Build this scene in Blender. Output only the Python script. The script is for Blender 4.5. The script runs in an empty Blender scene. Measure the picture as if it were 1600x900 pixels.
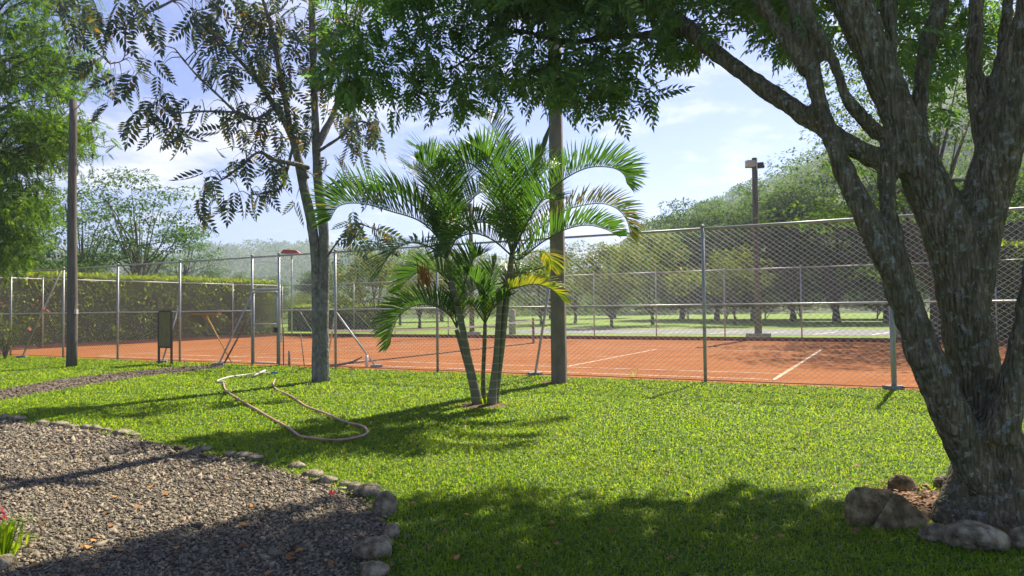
import bpy, math, random
import numpy as np
from mathutils import Vector, Matrix
random.seed(7); RNG = np.random.default_rng(7)
scene = bpy.context.scene
col = scene.collection

# ------------------------------------------------------------------ camera, sky, sun, exposure
EYE, FPX = 1.6, 1110.0
ROLL, PITCH = math.atan(0.0125), math.atan(31/FPX)
SUN_AZ, SUN_EL = math.radians(33), math.radians(47)
cR, sR, cP, sP = math.cos(ROLL), math.sin(ROLL), math.cos(PITCH), math.sin(PITCH)
RIGHT0, UP0, FWD = np.array([1., 0, 0]), np.array([0, -sP, cP]), np.array([0, cP, sP])
CAM_R, CAM_U = cR*RIGHT0 - sR*UP0, sR*RIGHT0 + cR*UP0
cam = bpy.data.cameras.new('camera'); cam_o = bpy.data.objects.new('camera', cam); col.objects.link(cam_o)
cam.sensor_width = 36; cam.lens = 36*FPX/1600; cam.clip_end = 6000; cam.clip_start = 0.05
m = Matrix.Identity(4)
for i in range(3):
    m[i][0], m[i][1], m[i][2] = CAM_R[i], CAM_U[i], -FWD[i]
m[2][3] = EYE
cam_o.matrix_world = m
scene.camera = cam_o

SUN_DIR = np.array([math.sin(SUN_AZ)*math.cos(SUN_EL), math.cos(SUN_AZ)*math.cos(SUN_EL), math.sin(SUN_EL)])
sl = bpy.data.lights.new('sun', 'SUN'); sl.energy = 5.0; sl.angle = math.radians(0.53); sl.color = (1, .93, .80)
so = bpy.data.objects.new('sun', sl); col.objects.link(so)
so.rotation_euler = Vector(-SUN_DIR).to_track_quat('-Z', 'Y').to_euler(); so.location = (20, 35, 40)

world = bpy.data.worlds.new('World'); scene.world = world; world.use_nodes = True
wt = world.node_tree; wt.nodes.clear()
def wn(t, **k):
    n = wt.nodes.new(t)
    for a, b in k.items(): setattr(n, a, b)
    return n
sky = wn('ShaderNodeTexSky', sky_type='NISHITA', sun_disc=False, sun_elevation=SUN_EL, sun_rotation=SUN_AZ)
sky.air_density = 1.0; sky.dust_density = .5; sky.ozone_density = 2.5; sky.altitude = 1000
tc = wn('ShaderNodeTexCoord')
sep = wn('ShaderNodeSeparateXYZ'); wt.links.new(tc.outputs['Generated'], sep.inputs[0])
def wmath(op, a, b=None, clamp=False):
    n = wn('ShaderNodeMath', operation=op, use_clamp=clamp)
    for i, v in enumerate((a, b)):
        if v is None: continue
        if isinstance(v, (int, float)): n.inputs[i].default_value = v
        else: wt.links.new(v, n.inputs[i])
    return n.outputs[0]
den = wmath('ADD', wmath('MAXIMUM', sep.outputs[2], 0.0), 0.16)
cx, cy = wmath('DIVIDE', sep.outputs[0], den), wmath('DIVIDE', sep.outputs[1], den)
comb = wn('ShaderNodeCombineXYZ'); wt.links.new(cx, comb.inputs[0]); wt.links.new(cy, comb.inputs[1])
def wnoise(scale, detail, off, rough=.55):
    mp = wn('ShaderNodeMapping'); mp.inputs['Location'].default_value = off
    wt.links.new(comb.outputs[0], mp.inputs[0])
    n = wn('ShaderNodeTexNoise'); n.inputs['Scale'].default_value = scale; n.inputs['Detail'].default_value = detail
    n.inputs['Roughness'].default_value = rough
    wt.links.new(mp.outputs[0], n.inputs['Vector']); return n.outputs[0]
def wramp(v, lo, hi):
    mr = wn('ShaderNodeMapRange', interpolation_type='SMOOTHSTEP'); wt.links.new(v, mr.inputs[0])
    mr.inputs[1].default_value = lo; mr.inputs[2].default_value = hi; return mr.outputs[0]
big = wramp(wnoise(1.0, 9, (21, 2, 0), .6), .5, .68)
fine = wramp(wnoise(3.2, 8, (7.4, 2.2, 0), .62), .50, .70)
mask = wmath('MAXIMUM', big, wmath('MULTIPLY', fine, .55))
low = wmath('SUBTRACT', 1.0, wramp(sep.outputs[2], .16, .62))
mask = wmath('MULTIPLY', mask, wmath('ADD', wmath('MULTIPLY', low, .9), .06), True)
mix = wn('ShaderNodeMixRGB'); wt.links.new(mask, mix.inputs[0]); tint = wn('ShaderNodeMixRGB', blend_type='MULTIPLY'); tint.inputs[0].default_value = 1; tint.inputs[2].default_value = (.70, .69, .98, 1); wt.links.new(sky.outputs[0], tint.inputs[1]); wt.links.new(tint.outputs[0], mix.inputs[1])
mix.inputs[2].default_value = (6.9, 6.9, 7.9, 1)
bg = wn('ShaderNodeBackground'); bg.inputs[1].default_value = 0.075
wo = wn('ShaderNodeOutputWorld'); wt.links.new(mix.outputs[0], bg.inputs[0]); wt.links.new(bg.outputs[0], wo.inputs[0])

scene.render.engine = 'CYCLES'
scene.view_settings.view_transform = 'Standard'; scene.view_settings.look = 'None'
scene.view_settings.gamma = 1; scene.view_settings.use_curve_mapping = False
scene.view_settings.exposure = 1.17
cy_ = scene.cycles
cy_.use_denoising = True; cy_.max_bounces = 7; cy_.diffuse_bounces = 3; cy_.glossy_bounces = 2
cy_.transmission_bounces = 4; cy_.transparent_max_bounces = 8; cy_.sample_clamp_indirect = 6
cy_.use_adaptive_sampling = True

# ------------------------------------------------------------------ helpers
def ray(x, y):
    dx, dy = x-800., 450.-y
    return FWD + (CAM_R*dx + CAM_U*dy)/FPX
def G(x, y, z=0.0):                       # where the sight line through a photo point meets the ground
    r = ray(x, y); t = (z-EYE)/r[2]; return np.array([r[0]*t, r[1]*t, z])
def Q(x, y, Y):                           # photo point at distance Y
    r = ray(x, y); t = Y/r[1]; return np.array([r[0]*t, Y, EYE+r[2]*t])
def proj(p):
    p = np.asarray(p, float); v = p-np.array([0, 0, EYE])
    w = v@FWD; w = np.where(np.abs(w) < 1e-3, 1e-3, w)
    return 800+FPX*(v@CAM_R)/w, 450-FPX*(v@CAM_U)/w, w
# court axes: e along the fence (towards the right), n away from the camera
EA, NA = np.array([.8804, -.4742, 0]), np.array([.4742, .8804, 0])
D0, D1, S0, S1, FH = 14.92, 32.8, -34.5, 4.6, 3.22
def C(s, d, z=0.0): return EA*s + NA*d + np.array([0, 0, z])
def Sfence(px, d=D0):                     # position along a fence at distance d of a photo column
    r = ray(px, 480.); r = r/(r@NA)*d; return float(r@EA)

class MB:
    def __init__(s): s.v = []; s.f = []; s.n = 0
    def add(s, v, f):
        v = np.asarray(v, float); s.v.append(v); s.f += [tuple(int(i)+s.n for i in q) for q in f]; s.n += len(v); return s
    def box(s, c, size, rz=0, R=None):
        hx, hy, hz = [q/2 for q in size]
        v = np.array([[x, y, z] for x in (-hx, hx) for y in (-hy, hy) for z in (-hz, hz)])
        if R is None: R = np.array([[math.cos(rz), -math.sin(rz), 0], [math.sin(rz), math.cos(rz), 0], [0, 0, 1]])
        return s.add(v@np.asarray(R).T+np.asarray(c), [(0,1,3,2),(4,6,7,5),(0,4,5,1),(2,3,7,6),(0,2,6,4),(1,5,7,3)])
    def tube(s, pts, rad, seg=8, cap=True):
        v, f = tube(pts, rad, seg, cap); return s.add(v, f)
    def build(s, name, mat, parent=None, smooth=False, **k):
        return mobj(name, np.concatenate(s.v), s.f, mat, parent, smooth, **k)

def tube(pts, rad, seg=8, cap=True):
    pts = np.asarray(pts, float); n = len(pts)
    rad = np.full(n, rad) if np.isscalar(rad) else np.asarray(rad, float)
    T = np.gradient(pts, axis=0); T /= np.linalg.norm(T, axis=1)[:, None]+1e-12
    ref = np.array([0, 0, 1.]) if abs(T[0][2]) < .9 else np.array([1., 0, 0])
    vs = []; u = np.cross(T[0], ref); u /= np.linalg.norm(u)
    for i in range(n):
        u = u - T[i]*(u@T[i]); u /= np.linalg.norm(u)+1e-12; w = np.cross(T[i], u)
        a = np.arange(seg)/seg*2*math.pi
        vs.append(pts[i]+rad[i]*(np.cos(a)[:, None]*u+np.sin(a)[:, None]*w))
    f = [(i*seg+k, i*seg+(k+1) % seg, (i+1)*seg+(k+1) % seg, (i+1)*seg+k) for i in range(n-1) for k in range(seg)]
    if cap: f += [tuple(range(seg))[::-1], tuple((n-1)*seg+k for k in range(seg))]
    return np.concatenate(vs), f

def spline(pts, n=20):                    # Catmull-Rom through points (any dimension)
    P = np.asarray(pts, float); P = np.vstack([2*P[0]-P[1], P, 2*P[-1]-P[-2]]); out = []
    t = np.linspace(0, len(P)-3-1e-9, n)
    for q in t:
        i = int(q); a = q-i; p0, p1, p2, p3 = P[i:i+4]
        out.append(.5*((2*p1)+(-p0+p2)*a+(2*p0-5*p1+4*p2-p3)*a*a+(-p0+3*p1-3*p2+p3)*a**3))
    return np.array(out)

def mobj(name, v, f, mat, parent=None, smooth=False, **k):
    me = bpy.data.meshes.new(name); v = np.asarray(v, np.float32)
    if isinstance(f, np.ndarray):
        n, q = f.shape; me.vertices.add(len(v)); me.vertices.foreach_set('co', v.ravel())
        me.loops.add(n*q); me.loops.foreach_set('vertex_index', f.ravel().astype(np.int32))
        me.polygons.add(n); me.polygons.foreach_set('loop_start', np.arange(0, n*q, q, dtype=np.int32))
        me.update(calc_edges=True)
    else:
        me.from_pydata(v.tolist(), [], f); me.update()
    if smooth: me.polygons.foreach_set('use_smooth', np.ones(len(me.polygons), bool))
    if mat is not None: me.materials.append(mat)
    o = bpy.data.objects.new(name, me); col.objects.link(o)
    if parent is not None: o.parent = parent
    tag(o, **k); return o
def tag(o, label=None, cat=None, group=None, kind=None):
    for a, b in (('label', label), ('category', cat), ('group', group), ('kind', kind)):
        if b: o[a] = b
    return o
def empty(name, loc, label, cat, group=None, rz=0):
    o = bpy.data.objects.new(name, None); col.objects.link(o); o.location = tuple(loc); o.rotation_euler = (0, 0, rz)
    o.empty_display_size = .2; return tag(o, label, cat, group)
def copy_tree(o, parent=None):
    c = o.copy(); col.objects.link(c)
    if parent is not None: c.parent = parent
    for ch in list(o.children): copy_tree(ch, c)
    return c

def scatter(tv, tf, M, T):                # one mesh out of many placed copies of a small template
    tv = np.asarray(tv, np.float32); tf = np.asarray(tf, np.int64); N = len(T)
    v = np.einsum('nij,kj->nki', M.astype(np.float32), tv)+T[:, None, :].astype(np.float32)
    f = tf[None]+(np.arange(N)*len(tv))[:, None, None]
    return v.reshape(-1, 3), f.reshape(-1, tf.shape[1])
def frames(Y, roll=None, ref=None):       # rotation matrices whose local y runs along Y
    Y = Y/np.linalg.norm(Y, axis=1)[:, None]; N = len(Y)
    r = np.tile([0, 0, 1.], (N, 1)) if ref is None else ref
    r = r+RNG.normal(0, .02, (N, 3))
    X = np.cross(Y, r); X /= np.linalg.norm(X, axis=1)[:, None]+1e-9; Z = np.cross(X, Y)
    if roll is not None:
        c, s = np.cos(roll)[:, None], np.sin(roll)[:, None]; X, Z = c*X+s*Z, -s*X+c*Z
    return np.stack([X, Y, Z], axis=2)

# ------------------------------------------------------------------ materials
def mat(name): 
    M = bpy.data.materials.new(name); M.use_nodes = True; nt = M.node_tree; nt.nodes.clear()
    out = nt.nodes.new('ShaderNodeOutputMaterial'); return M, nt, out
def nn(nt, t, ins=None, **k):
    n = nt.nodes.new(t)
    for a, b in k.items(): setattr(n, a, b)
    for a, b in (ins or {}).items():
        if hasattr(b, 'is_output'): nt.links.new(b, n.inputs[a])
        else: n.inputs[a].default_value = b
    return n
def ramp(nt, fac, stops):
    r = nt.nodes.new('ShaderNodeValToRGB'); nt.links.new(fac, r.inputs[0]); el = r.color_ramp.elements
    while len(el) < len(stops): el.new(.5)
    for e, (p, c) in zip(el, stops): e.position = p; e.color = (*c, 1)
    return r.outputs[0]
def coords(nt, kind='Object', scale=(1, 1, 1)):
    c = nn(nt, 'ShaderNodeTexCoord'); mp = nn(nt, 'ShaderNodeMapping', {'Scale': scale}); nt.links.new(c.outputs[kind], mp.inputs[0]); return mp.outputs[0]
def noise(nt, vec, scale, detail=4, rough=.55):
    return nn(nt, 'ShaderNodeTexNoise', {'Vector': vec, 'Scale': scale, 'Detail': detail, 'Roughness': rough}).outputs[0]

def leafmat(name, stops, trans=.45, tcol=(1.5, 1.6, .7), rough=.45, spec=.35, patch=None):
    M, nt, out = mat(name)
    g = nn(nt, 'ShaderNodeNewGeometry'); c = ramp(nt, g.outputs['Random Per Island'], stops)
    if patch:
        a = ramp(nt, noise(nt, coords(nt), patch[0], 5, .6), [(.42, (0, 0, 0)), (.68, (patch[1],)*3)])
        c = nn(nt, 'ShaderNodeMixRGB', {0: a, 1: c, 2: (*patch[2], 1)}).outputs[0]
    p = nn(nt, 'ShaderNodeBsdfPrincipled', {'Base Color': c, 'Roughness': rough, 'Specular IOR Level': spec})
    tc = nn(nt, 'ShaderNodeMixRGB', {0: 1.0, 1: c, 2: (*tcol, 1)}, blend_type='MULTIPLY')
    t = nn(nt, 'ShaderNodeBsdfTranslucent', {'Color': tc.outputs[0]})
    mx = nn(nt, 'ShaderNodeMixShader', {0: trans}); nt.links.new(p.outputs[0], mx.inputs[1]); nt.links.new(t.outputs[0], mx.inputs[2])
    nt.links.new(mx.outputs[0], out.inputs[0]); return M
def surf(name, stops, scale=3., rough=.85, bump=0., bscale=20., detail=6, vscale=(1, 1, 1), spec=.3, metal=0., bdist=.02, kind='Object', extra=None):
    M, nt, out = mat(name); v = coords(nt, kind, vscale)
    c = ramp(nt, noise(nt, v, scale, detail, .6), stops)
    if extra: c = extra(nt, v, c)
    p = nn(nt, 'ShaderNodeBsdfPrincipled', {'Base Color': c, 'Roughness': rough, 'Specular IOR Level': spec, 'Metallic': metal})
    if bump:
        b = nn(nt, 'ShaderNodeBump', {'Strength': bump, 'Distance': bdist, 'Height': noise(nt, v, bscale, 5)}); nt.links.new(b.outputs[0], p.inputs['Normal'])
    nt.links.new(p.outputs[0], out.inputs[0]); return M

GREENS = [(0, (.10, .20, .012)), (.4, (.165, .285, .015)), (.8, (.24, .335, .018)), (.95, (.29, .36, .045)), (1, (.42, .38, .16))]
M_grass = leafmat('grass_blade', GREENS, .58, (1.75, 1.65, .3), .48, .28, patch=(.8, .5, (.25, .31, .035)))
def dirt_mix(nt, v, c):
    n = ramp(nt, noise(nt, v, .9, 6, .65), [(.52, (0, 0, 0)), (.72, (1, 1, 1))])
    return nn(nt, 'ShaderNodeMixRGB', {0: n, 1: c, 2: (.13, .15, .045, 1)}).outputs[0]
M_lawn = surf('lawn_ground', [(.3, (.045, .085, .013)), (.6, (.085, .145, .02)), (.8, (.12, .17, .03))], 6, .95, .8, 60, extra=dirt_mix, bdist=.03)
M_field = surf('field_grass', [(.3, (.13, .22, .022)), (.5, (.19, .29, .03)), (.75, (.27, .33, .05))], .5, .95, 1, 12, detail=10, bdist=.1)
def clay_extra(nt, v, c):
    w = ramp(nt, noise(nt, coords(nt, 'Object', (.25, 1.6, 1)), 1.2, 8, .7), [(.35, (0, 0, 0)), (.65, (.75, .75, .75))])
    c = nn(nt, 'ShaderNodeMixRGB', {0: w, 1: c, 2: (.36, .155, .06, 1)}).outputs[0]
    u = ramp(nt, noise(nt, coords(nt, 'Object', (1, .4, 1)), .45, 9, .7), [(.5, (0, 0, 0)), (.72, (.7, .7, .7))])
    return nn(nt, 'ShaderNodeMixRGB', {0: u, 1: c, 2: (.19, .055, .013, 1)}).outputs[0]
M_clay = surf('clay', [(.25, (.21, .063, .0135)), (.5, (.25, .080, .018)), (.75, (.29, .102, .027))], 1.2, .97, .35, 45, spec=.05, detail=9, extra=clay_extra, bdist=.01)
M_line = surf('line_paint', [(.38, (.42, .22, .10)), (.5, (.62, .46, .32)), (.62, (.72, .62, .50))], 4, .9, detail=10, spec=.05)
M_kerbb = surf('brick_kerb', [(.3, (.16, .06, .035)), (.7, (.26, .10, .055))], 8, .9, .5, 30)
M_asph = surf('asphalt', [(.3, (.16, .155, .15)), (.7, (.25, .24, .225))], 2, .9, .3, 80, detail=9)
M_gravelb = surf('gravel_bed', [(.35, (.05, .043, .033)), (.5, (.12, .103, .08)), (.65, (.20, .172, .132))], 38, .9, 1, 60, bdist=.02)
M_dirt = surf('dirt', [(.3, (.10, .075, .05)), (.6, (.19, .145, .10)), (.8, (.26, .20, .15))], 9, .95, 1, 40, bdist=.02)
M_soil = surf('leafy_soil', [(.3, (.07, .04, .022)), (.55, (.15, .085, .045)), (.75, (.28, .15, .07))], 22, .95, 1, 40, bdist=.02)
def chipmat(name, stops, rough=.7):
    M, nt, out = mat(name); g = nn(nt, 'ShaderNodeNewGeometry'); c = ramp(nt, g.outputs['Random Per Island'], stops)
    p = nn(nt, 'ShaderNodeBsdfPrincipled', {'Base Color': c, 'Roughness': rough, 'Specular IOR Level': .15}); nt.links.new(p.outputs[0], out.inputs[0]); return M
M_chip = chipmat('gravel_chip', [(0, (.08, .065, .046)), (.3, (.17, .14, .098)), (.65, (.255, .21, .147)), (.95, (.35, .29, .20)), (1, (.38, .25, .15))], .85)
M_litter = chipmat('dead_leaf', [(0, (.16, .075, .03)), (.5, (.28, .14, .05)), (1, (.42, .20, .06))])
M_steel = surf('galvanised_steel', [(.3, (.34, .34, .335)), (.7, (.48, .47, .46))], 9, .5, .1, 60, metal=.35, spec=.5)
M_wire = surf('fence_wire', [(.3, (.36, .355, .34)), (.7, (.48, .47, .45))], 3, .45, metal=.3, spec=.5)
M_rust = surf('rusty_steel', [(.3, (.16, .08, .045)), (.7, (.30, .25, .21))], 7, .8, .2, 40, metal=.2)
M_wood = surf('weathered_wood', [(.3, (.09, .078, .065)), (.6, (.17, .145, .115)), (.8, (.24, .205, .165))], 6, .9, .7, 24, vscale=(4, 4, .35), detail=9, bdist=.02)
M_conc = surf('concrete_pole', [(.3, (.16, .13, .085)), (.6, (.26, .215, .15)), (.8, (.34, .29, .21))], 4, .9, .35, 45, vscale=(1.5, 1.5, .6), detail=9, bdist=.01)
M_block = surf('concrete_block', [(.3, (.20, .19, .17)), (.7, (.34, .32, .29))], 8, .9, .6, 40, bdist=.01)
def lichen(strength, lo, hi, sc):
    def f(nt, v, c):
        vo = nn(nt, 'ShaderNodeTexCoord').outputs['Object']
        a = ramp(nt, noise(nt, vo, sc, 6, .62), [(lo, (0, 0, 0)), (hi, (strength,)*3)])
        c = nn(nt, 'ShaderNodeMixRGB', {0: a, 1: c, 2: (.42, .43, .35, 1)}).outputs[0]
        b = ramp(nt, noise(nt, vo, sc*.35, 5, .6), [(.48, (0, 0, 0)), (.66, (.55, .55, .55))])
        return nn(nt, 'ShaderNodeMixRGB', {0: b, 1: c, 2: (.10, .115, .045, 1)}).outputs[0]
    return f
def barkmat(name, dark, mid, light, vs, lic, bs=9., bump=1., bdist=.04):
    M, nt, out = mat(name); v = coords(nt, 'Object', vs)
    h = noise(nt, v, bs, 8, .65); c = ramp(nt, h, [(.32, dark), (.52, mid), (.72, light)])
    c = lic(nt, v, c)
    vor = nn(nt, 'ShaderNodeTexVoronoi', {'Vector': v, 'Scale': bs*1.1}, feature='DISTANCE_TO_EDGE').outputs[0]
    hh = nn(nt, 'ShaderNodeMath', {0: h, 1: ramp(nt, vor, [(0, (0, 0, 0)), (.25, (1, 1, 1))])}, operation='MULTIPLY').outputs[0]
    b = nn(nt, 'ShaderNodeBump', {'Strength': bump, 'Distance': bdist, 'Height': hh})
    p = nn(nt, 'ShaderNodeBsdfPrincipled', {'Base Color': c, 'Roughness': .92, 'Specular IOR Level': .2, 'Normal': b.outputs[0]})
    nt.links.new(p.outputs[0], out.inputs[0]); return M
M_bark = barkmat('old_bark', (.10, .08, .045), (.265, .225, .135), (.46, .40, .27), (2.6, 2.6, .6), lichen(.9, .575, .60, 17), 10, 1., .09)
M_bark2 = barkmat('grey_bark', (.10, .09, .075), (.21, .20, .17), (.34, .33, .29), (1, 1, .5), lichen(.5, .55, .66, 12), 12, .8, .02)
M_barkf = surf('far_bark', [(.3, (.055, .042, .032)), (.7, (.14, .115, .09))], 4, .95, .6, 12, vscale=(2, 2, .5))
M_stone = surf('field_stone', [(.36, (.09, .068, .038)), (.5, (.25, .205, .125)), (.62, (.46, .39, .26))], 10, .95, 1, 30, detail=10, bdist=.04)
M_boulder = surf('boulder', [(.36, (.08, .057, .026)), (.5, (.21, .155, .07)), (.62, (.38, .30, .15))], 9, .95, 1, 24, detail=10, bdist=.06)
M_hose = surf('hose_rubber', [(.3, (.46, .23, .16)), (.7, (.60, .35, .26))], 6, .5)
M_hose2 = surf('pale_hose', [(.3, (.48, .44, .34)), (.7, (.60, .55, .44))], 6, .5)
def flat(name, c, rough=.6, metal=0.):
    return surf(name, [(.3, tuple(q*.82 for q in c)), (.7, c)], 9, rough, detail=6, metal=metal)
M_yellow = flat('yellow_paint', (.62, .30, .03)); M_orange = flat('orange_wood', (.55, .25, .06)); M_bristle = flat('green_bristle', (.06, .10, .05), .9)
M_board = surf('board_panel', [(.3, (.17, .135, .05)), (.7, (.28, .22, .09))], 5, .6, vscale=(6, 6, 1)); M_frame = flat('dark_frame', (.09, .075, .06), .6)
M_lampw = flat('lamp_housing', (.62, .52, .48), .5); M_lampr = flat('red_hood', (.55, .11, .05), .5); M_dark = flat('dark_metal', (.05, .048, .045), .6)
M_white = flat('white_tape', (.72, .68, .62), .7); M_net = flat('net_cord', (.035, .033, .03), .9); M_blue = flat('blue_plastic', (.06, .30, .38), .5)
M_pink = leafmat('pink_petal', [(0, (.5, .10, .30)), (.3, (.55, .22, .18)), (1, (.55, .30, .18))], .4, (1.2, 1.1, 1.1))
M_red = leafmat('red_petal', [(0, (.5, .02, .05)), (1, (.6, .05, .12))], .4, (1.2, 1, 1))
M_leafA = leafmat('canopy_leaf', [(0, (.07, .135, .06)), (.5, (.11, .195, .075)), (.9, (.15, .235, .075)), (1, (.22, .27, .06))], .58, (1.6, 1.8, .7))
M_leafB = leafmat('broad_leaf', [(0, (.055, .08, .085)), (.6, (.085, .115, .10)), (.82, (.12, .16, .07)), (.90, (.26, .25, .05)), (.97, (.38, .19, .05)), (1, (.24, .10, .04))], .30, (1.4, 1.5, .7), .65, .12)  # yellow share raised to paint in warm-lit leaves; orange is leaf colour
M_leafC = leafmat('feathery_leaf', [(0, (.04, .10, .022)), (.5, (.07, .145, .028)), (.85, (.12, .20, .03)), (1, (.19, .25, .04))], .48, (1.6, 1.6, .5), .7, .08)
M_leafD = leafmat('dark_tree_leaf', [(0, (.035, .08, .018)), (.5, (.06, .12, .024)), (.9, (.10, .165, .03)), (1, (.15, .20, .035))], .5, (1.6, 1.6, .6), .7, .08)
M_leafY = leafmat('yellowish_leaf', [(0, (.075, .125, .02)), (.5, (.12, .175, .028)), (.85, (.19, .22, .035)), (1, (.30, .24, .05))], .52, (1.5, 1.5, .6), .7, .08)
M_leafG = leafmat('fresh_leaf', [(0, (.05, .105, .03)), (.6, (.08, .15, .045)), (1, (.12, .18, .05))], .45, (1.5, 1.6, .7), .7, .08)
M_hedge = leafmat('hedge_leaf', [(0, (.075, .13, .018)), (.35, (.135, .21, .024)), (.65, (.23, .31, .03)), (1, (.42, .44, .045))], .62, (1.7, 1.7, .5), .7, .08)  # brighter yellow-green stops put sunlit leaf patches into the colour
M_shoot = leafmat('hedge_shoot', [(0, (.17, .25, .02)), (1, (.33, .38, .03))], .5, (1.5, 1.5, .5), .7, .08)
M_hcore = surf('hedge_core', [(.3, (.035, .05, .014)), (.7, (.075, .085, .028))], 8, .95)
M_palm = leafmat('palm_leaflet', [(0, (.05, .11, .03)), (.6, (.075, .15, .035)), (.94, (.115, .19, .04)), (.97, (.36, .24, .05)), (1, (.42, .18, .04))], .44, (1.4, 1.6, .55), .4, .4)
M_palmy = leafmat('yellow_palm_leaflet', [(0, (.10, .18, .025)), (.45, (.20, .23, .03)), (.8, (.36, .31, .04)), (1, (.44, .30, .04))], .45, (1.3, 1.3, .4))
M_palmd = leafmat('dry_palm_leaflet', [(0, (.06, .115, .03)), (.5, (.10, .13, .045)), (.75, (.20, .14, .06)), (1, (.30, .18, .09))], .4, (1.3, 1.3, .6), .6, .1)
M_palmb = flat('dead_frond', (.40, .18, .05), .8)
def rings(nt, v, c):
    w = nn(nt, 'ShaderNodeTexWave', {'Vector': coords(nt, 'Object', (0, 0, 1)), 'Scale': 2.3, 'Distortion': .6, 'Detail': 2}, bands_direction='Z').outputs[0]
    r = ramp(nt, w, [(.0, (1, 1, 1)), (.12, (0, 0, 0))]); return nn(nt, 'ShaderNodeMixRGB', {0: r, 1: c, 2: (.30, .28, .19, 1)}).outputs[0]
M_pstem = surf('palm_stem', [(.3, (.11, .115, .055)), (.6, (.19, .19, .10)), (.8, (.30, .285, .18))], 7, .7, .3, 20, extra=rings)
M_crownsh = flat('palm_sheath', (.12, .16, .05), .5)
M_hill = surf('hill_grass', [(.3, (.05, .085, .022)), (.5, (.09, .125, .035)), (.7, (.15, .155, .055))], .03, .95, 1, .2, detail=12, bdist=2)

# ------------------------------------------------------------------ the setting
def sheet(name, pts, z, m_, **k):
    v = [(p[0], p[1], z) for p in pts]; return mobj(name, v, [tuple(range(len(v)))], m_, kind='structure', **k)
sheet('ground', [(-2500, -400), (2500, -400), (2500, 3500), (-2500, 3500)], 0, M_lawn)
sheet('field', [C(-60, D1+.25)[:2], C(60, D1+.25)[:2], C(70, 150)[:2], C(-75, 150)[:2]], .004, M_field)
GRAV = [(-420, 632), (-200, 642), (0, 655), (60, 664), (130, 670), (200, 683), (300, 707), (360, 717), (400, 724), (450, 740), (490, 752), (530, 765), (570, 780), (596, 800), (610, 830), (596, 855), (574, 880), (566, 910), (556, 1000)]
grav_w = [G(*p)[:2] for p in GRAV]
grav_poly = np.array(grav_w+[(-.7, 1.0), (-14, 1.0), (-14, grav_w[0][1])])
sheet('gravel_path', grav_poly, .008, M_gravelb)
PATH = [(-160, 632), (0, 609), (100, 592), (200, 581), (280, 574), (350, 569), (352, 574), (290, 581), (230, 588), (150, 601), (60, 616), (0, 626), (-160, 655)]
path_poly = np.array([G(*p)[:2] for p in PATH]); sheet('dirt_path', path_poly, .006, M_dirt)
def inside(poly, P):
    x, y = P[:, 0], P[:, 1]; r = np.zeros(len(P), bool); n = len(poly)
    for i in range(n):
        x1, y1 = poly[i]; x2, y2 = poly[(i+1) % n]
        if y1 == y2: continue
        r ^= ((y1 > y) != (y2 > y)) & (x < (x2-x1)*(y-y1)/(y2-y1)+x1)
    return r
court = sheet('clay_court', [C(S0, D0)[:2], C(S1, D0)[:2], C(S1, D1)[:2], C(S0, D1)[:2]], .004, M_clay)
SB0, SS0, SN, SS1, SB1 = -26.07, -20.59, -14.19, -7.79, -2.3
DD0, DS0, DS1, DD1 = 15.95, 17.4, 25.7, 27.1
def cline(a, b, w=.055):
    a, b = np.array(a), np.array(b); A, B = C(*a)[:2], C(*b)[:2]; t = (B-A)/np.linalg.norm(B-A); nrm = np.array([-t[1], t[0]])*w/2; A = A-t*w/2; B = B+t*w/2
    return mobj('court_line', [(*(A+nrm), .009), (*(A-nrm), .009), (*(B-nrm), .009), (*(B+nrm), .009)], [(0, 1, 2, 3)], M_line, court)
for a, b, w in [((SB0, DD0), (SB0, DD1), .08), ((SB1, DD0), (SB1, DD1), .085), ((SB0+.06, DD0), (SB1-.07, DD0), .085), ((SB0+.06, DS0), (SB1-.07, DS0), .08), ((SB0+.06, DS1), (SB1-.07, DS1), .055), ((SB0+.06, DD1), (SB1-.07, DD1), .055),
                ((SS0, DS0+.05), (SS0, DS1-.05), .07), ((SS1, DS0+.05), (SS1, DS1-.05), .08), ((SS0+.06, (DS0+DS1)/2), (SS1-.06, (DS0+DS1)/2), .055)]:
    cline(a, b, w)
# low brick kerbs on the far side and the left end
def kerb(a, b, h=.17, w=.16):
    A, B = C(*a), C(*b); d = B-A; return MB().box((A+B)/2+np.array([0, 0, h/2]), (np.linalg.norm(d), w, h), math.atan2(d[1], d[0]))
kerb((S0, D1+.1), (S1, D1+.1)).build('brick_kerb', M_kerbb, label='low dark red brick kerb along the far side of the clay court', cat='kerb')
kerb((S0-.1, D0), (S0-.1, D1)).build('brick_kerb', M_kerbb, label='low red brick kerb at the foot of the left hedge', cat='kerb')
# parking strip
lot = sheet('parking_strip', [C(-24, 39.5)[:2], C(34, 39.5)[:2], C(34, 48.5)[:2], C(-24, 48.5)[:2]], .010, M_asph)
for s in np.arange(-20, 30, 2.7):
    A, B = C(s, 40.2)[:2], C(s+.9, 44.2)[:2]; o = np.array([.09, 0])
    mobj('parking_line', [(*(A-o), .015), (*(A+o), .015), (*(B+o), .015), (*(B-o), .015)], [(0, 1, 2, 3)], M_white, lot)
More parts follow.
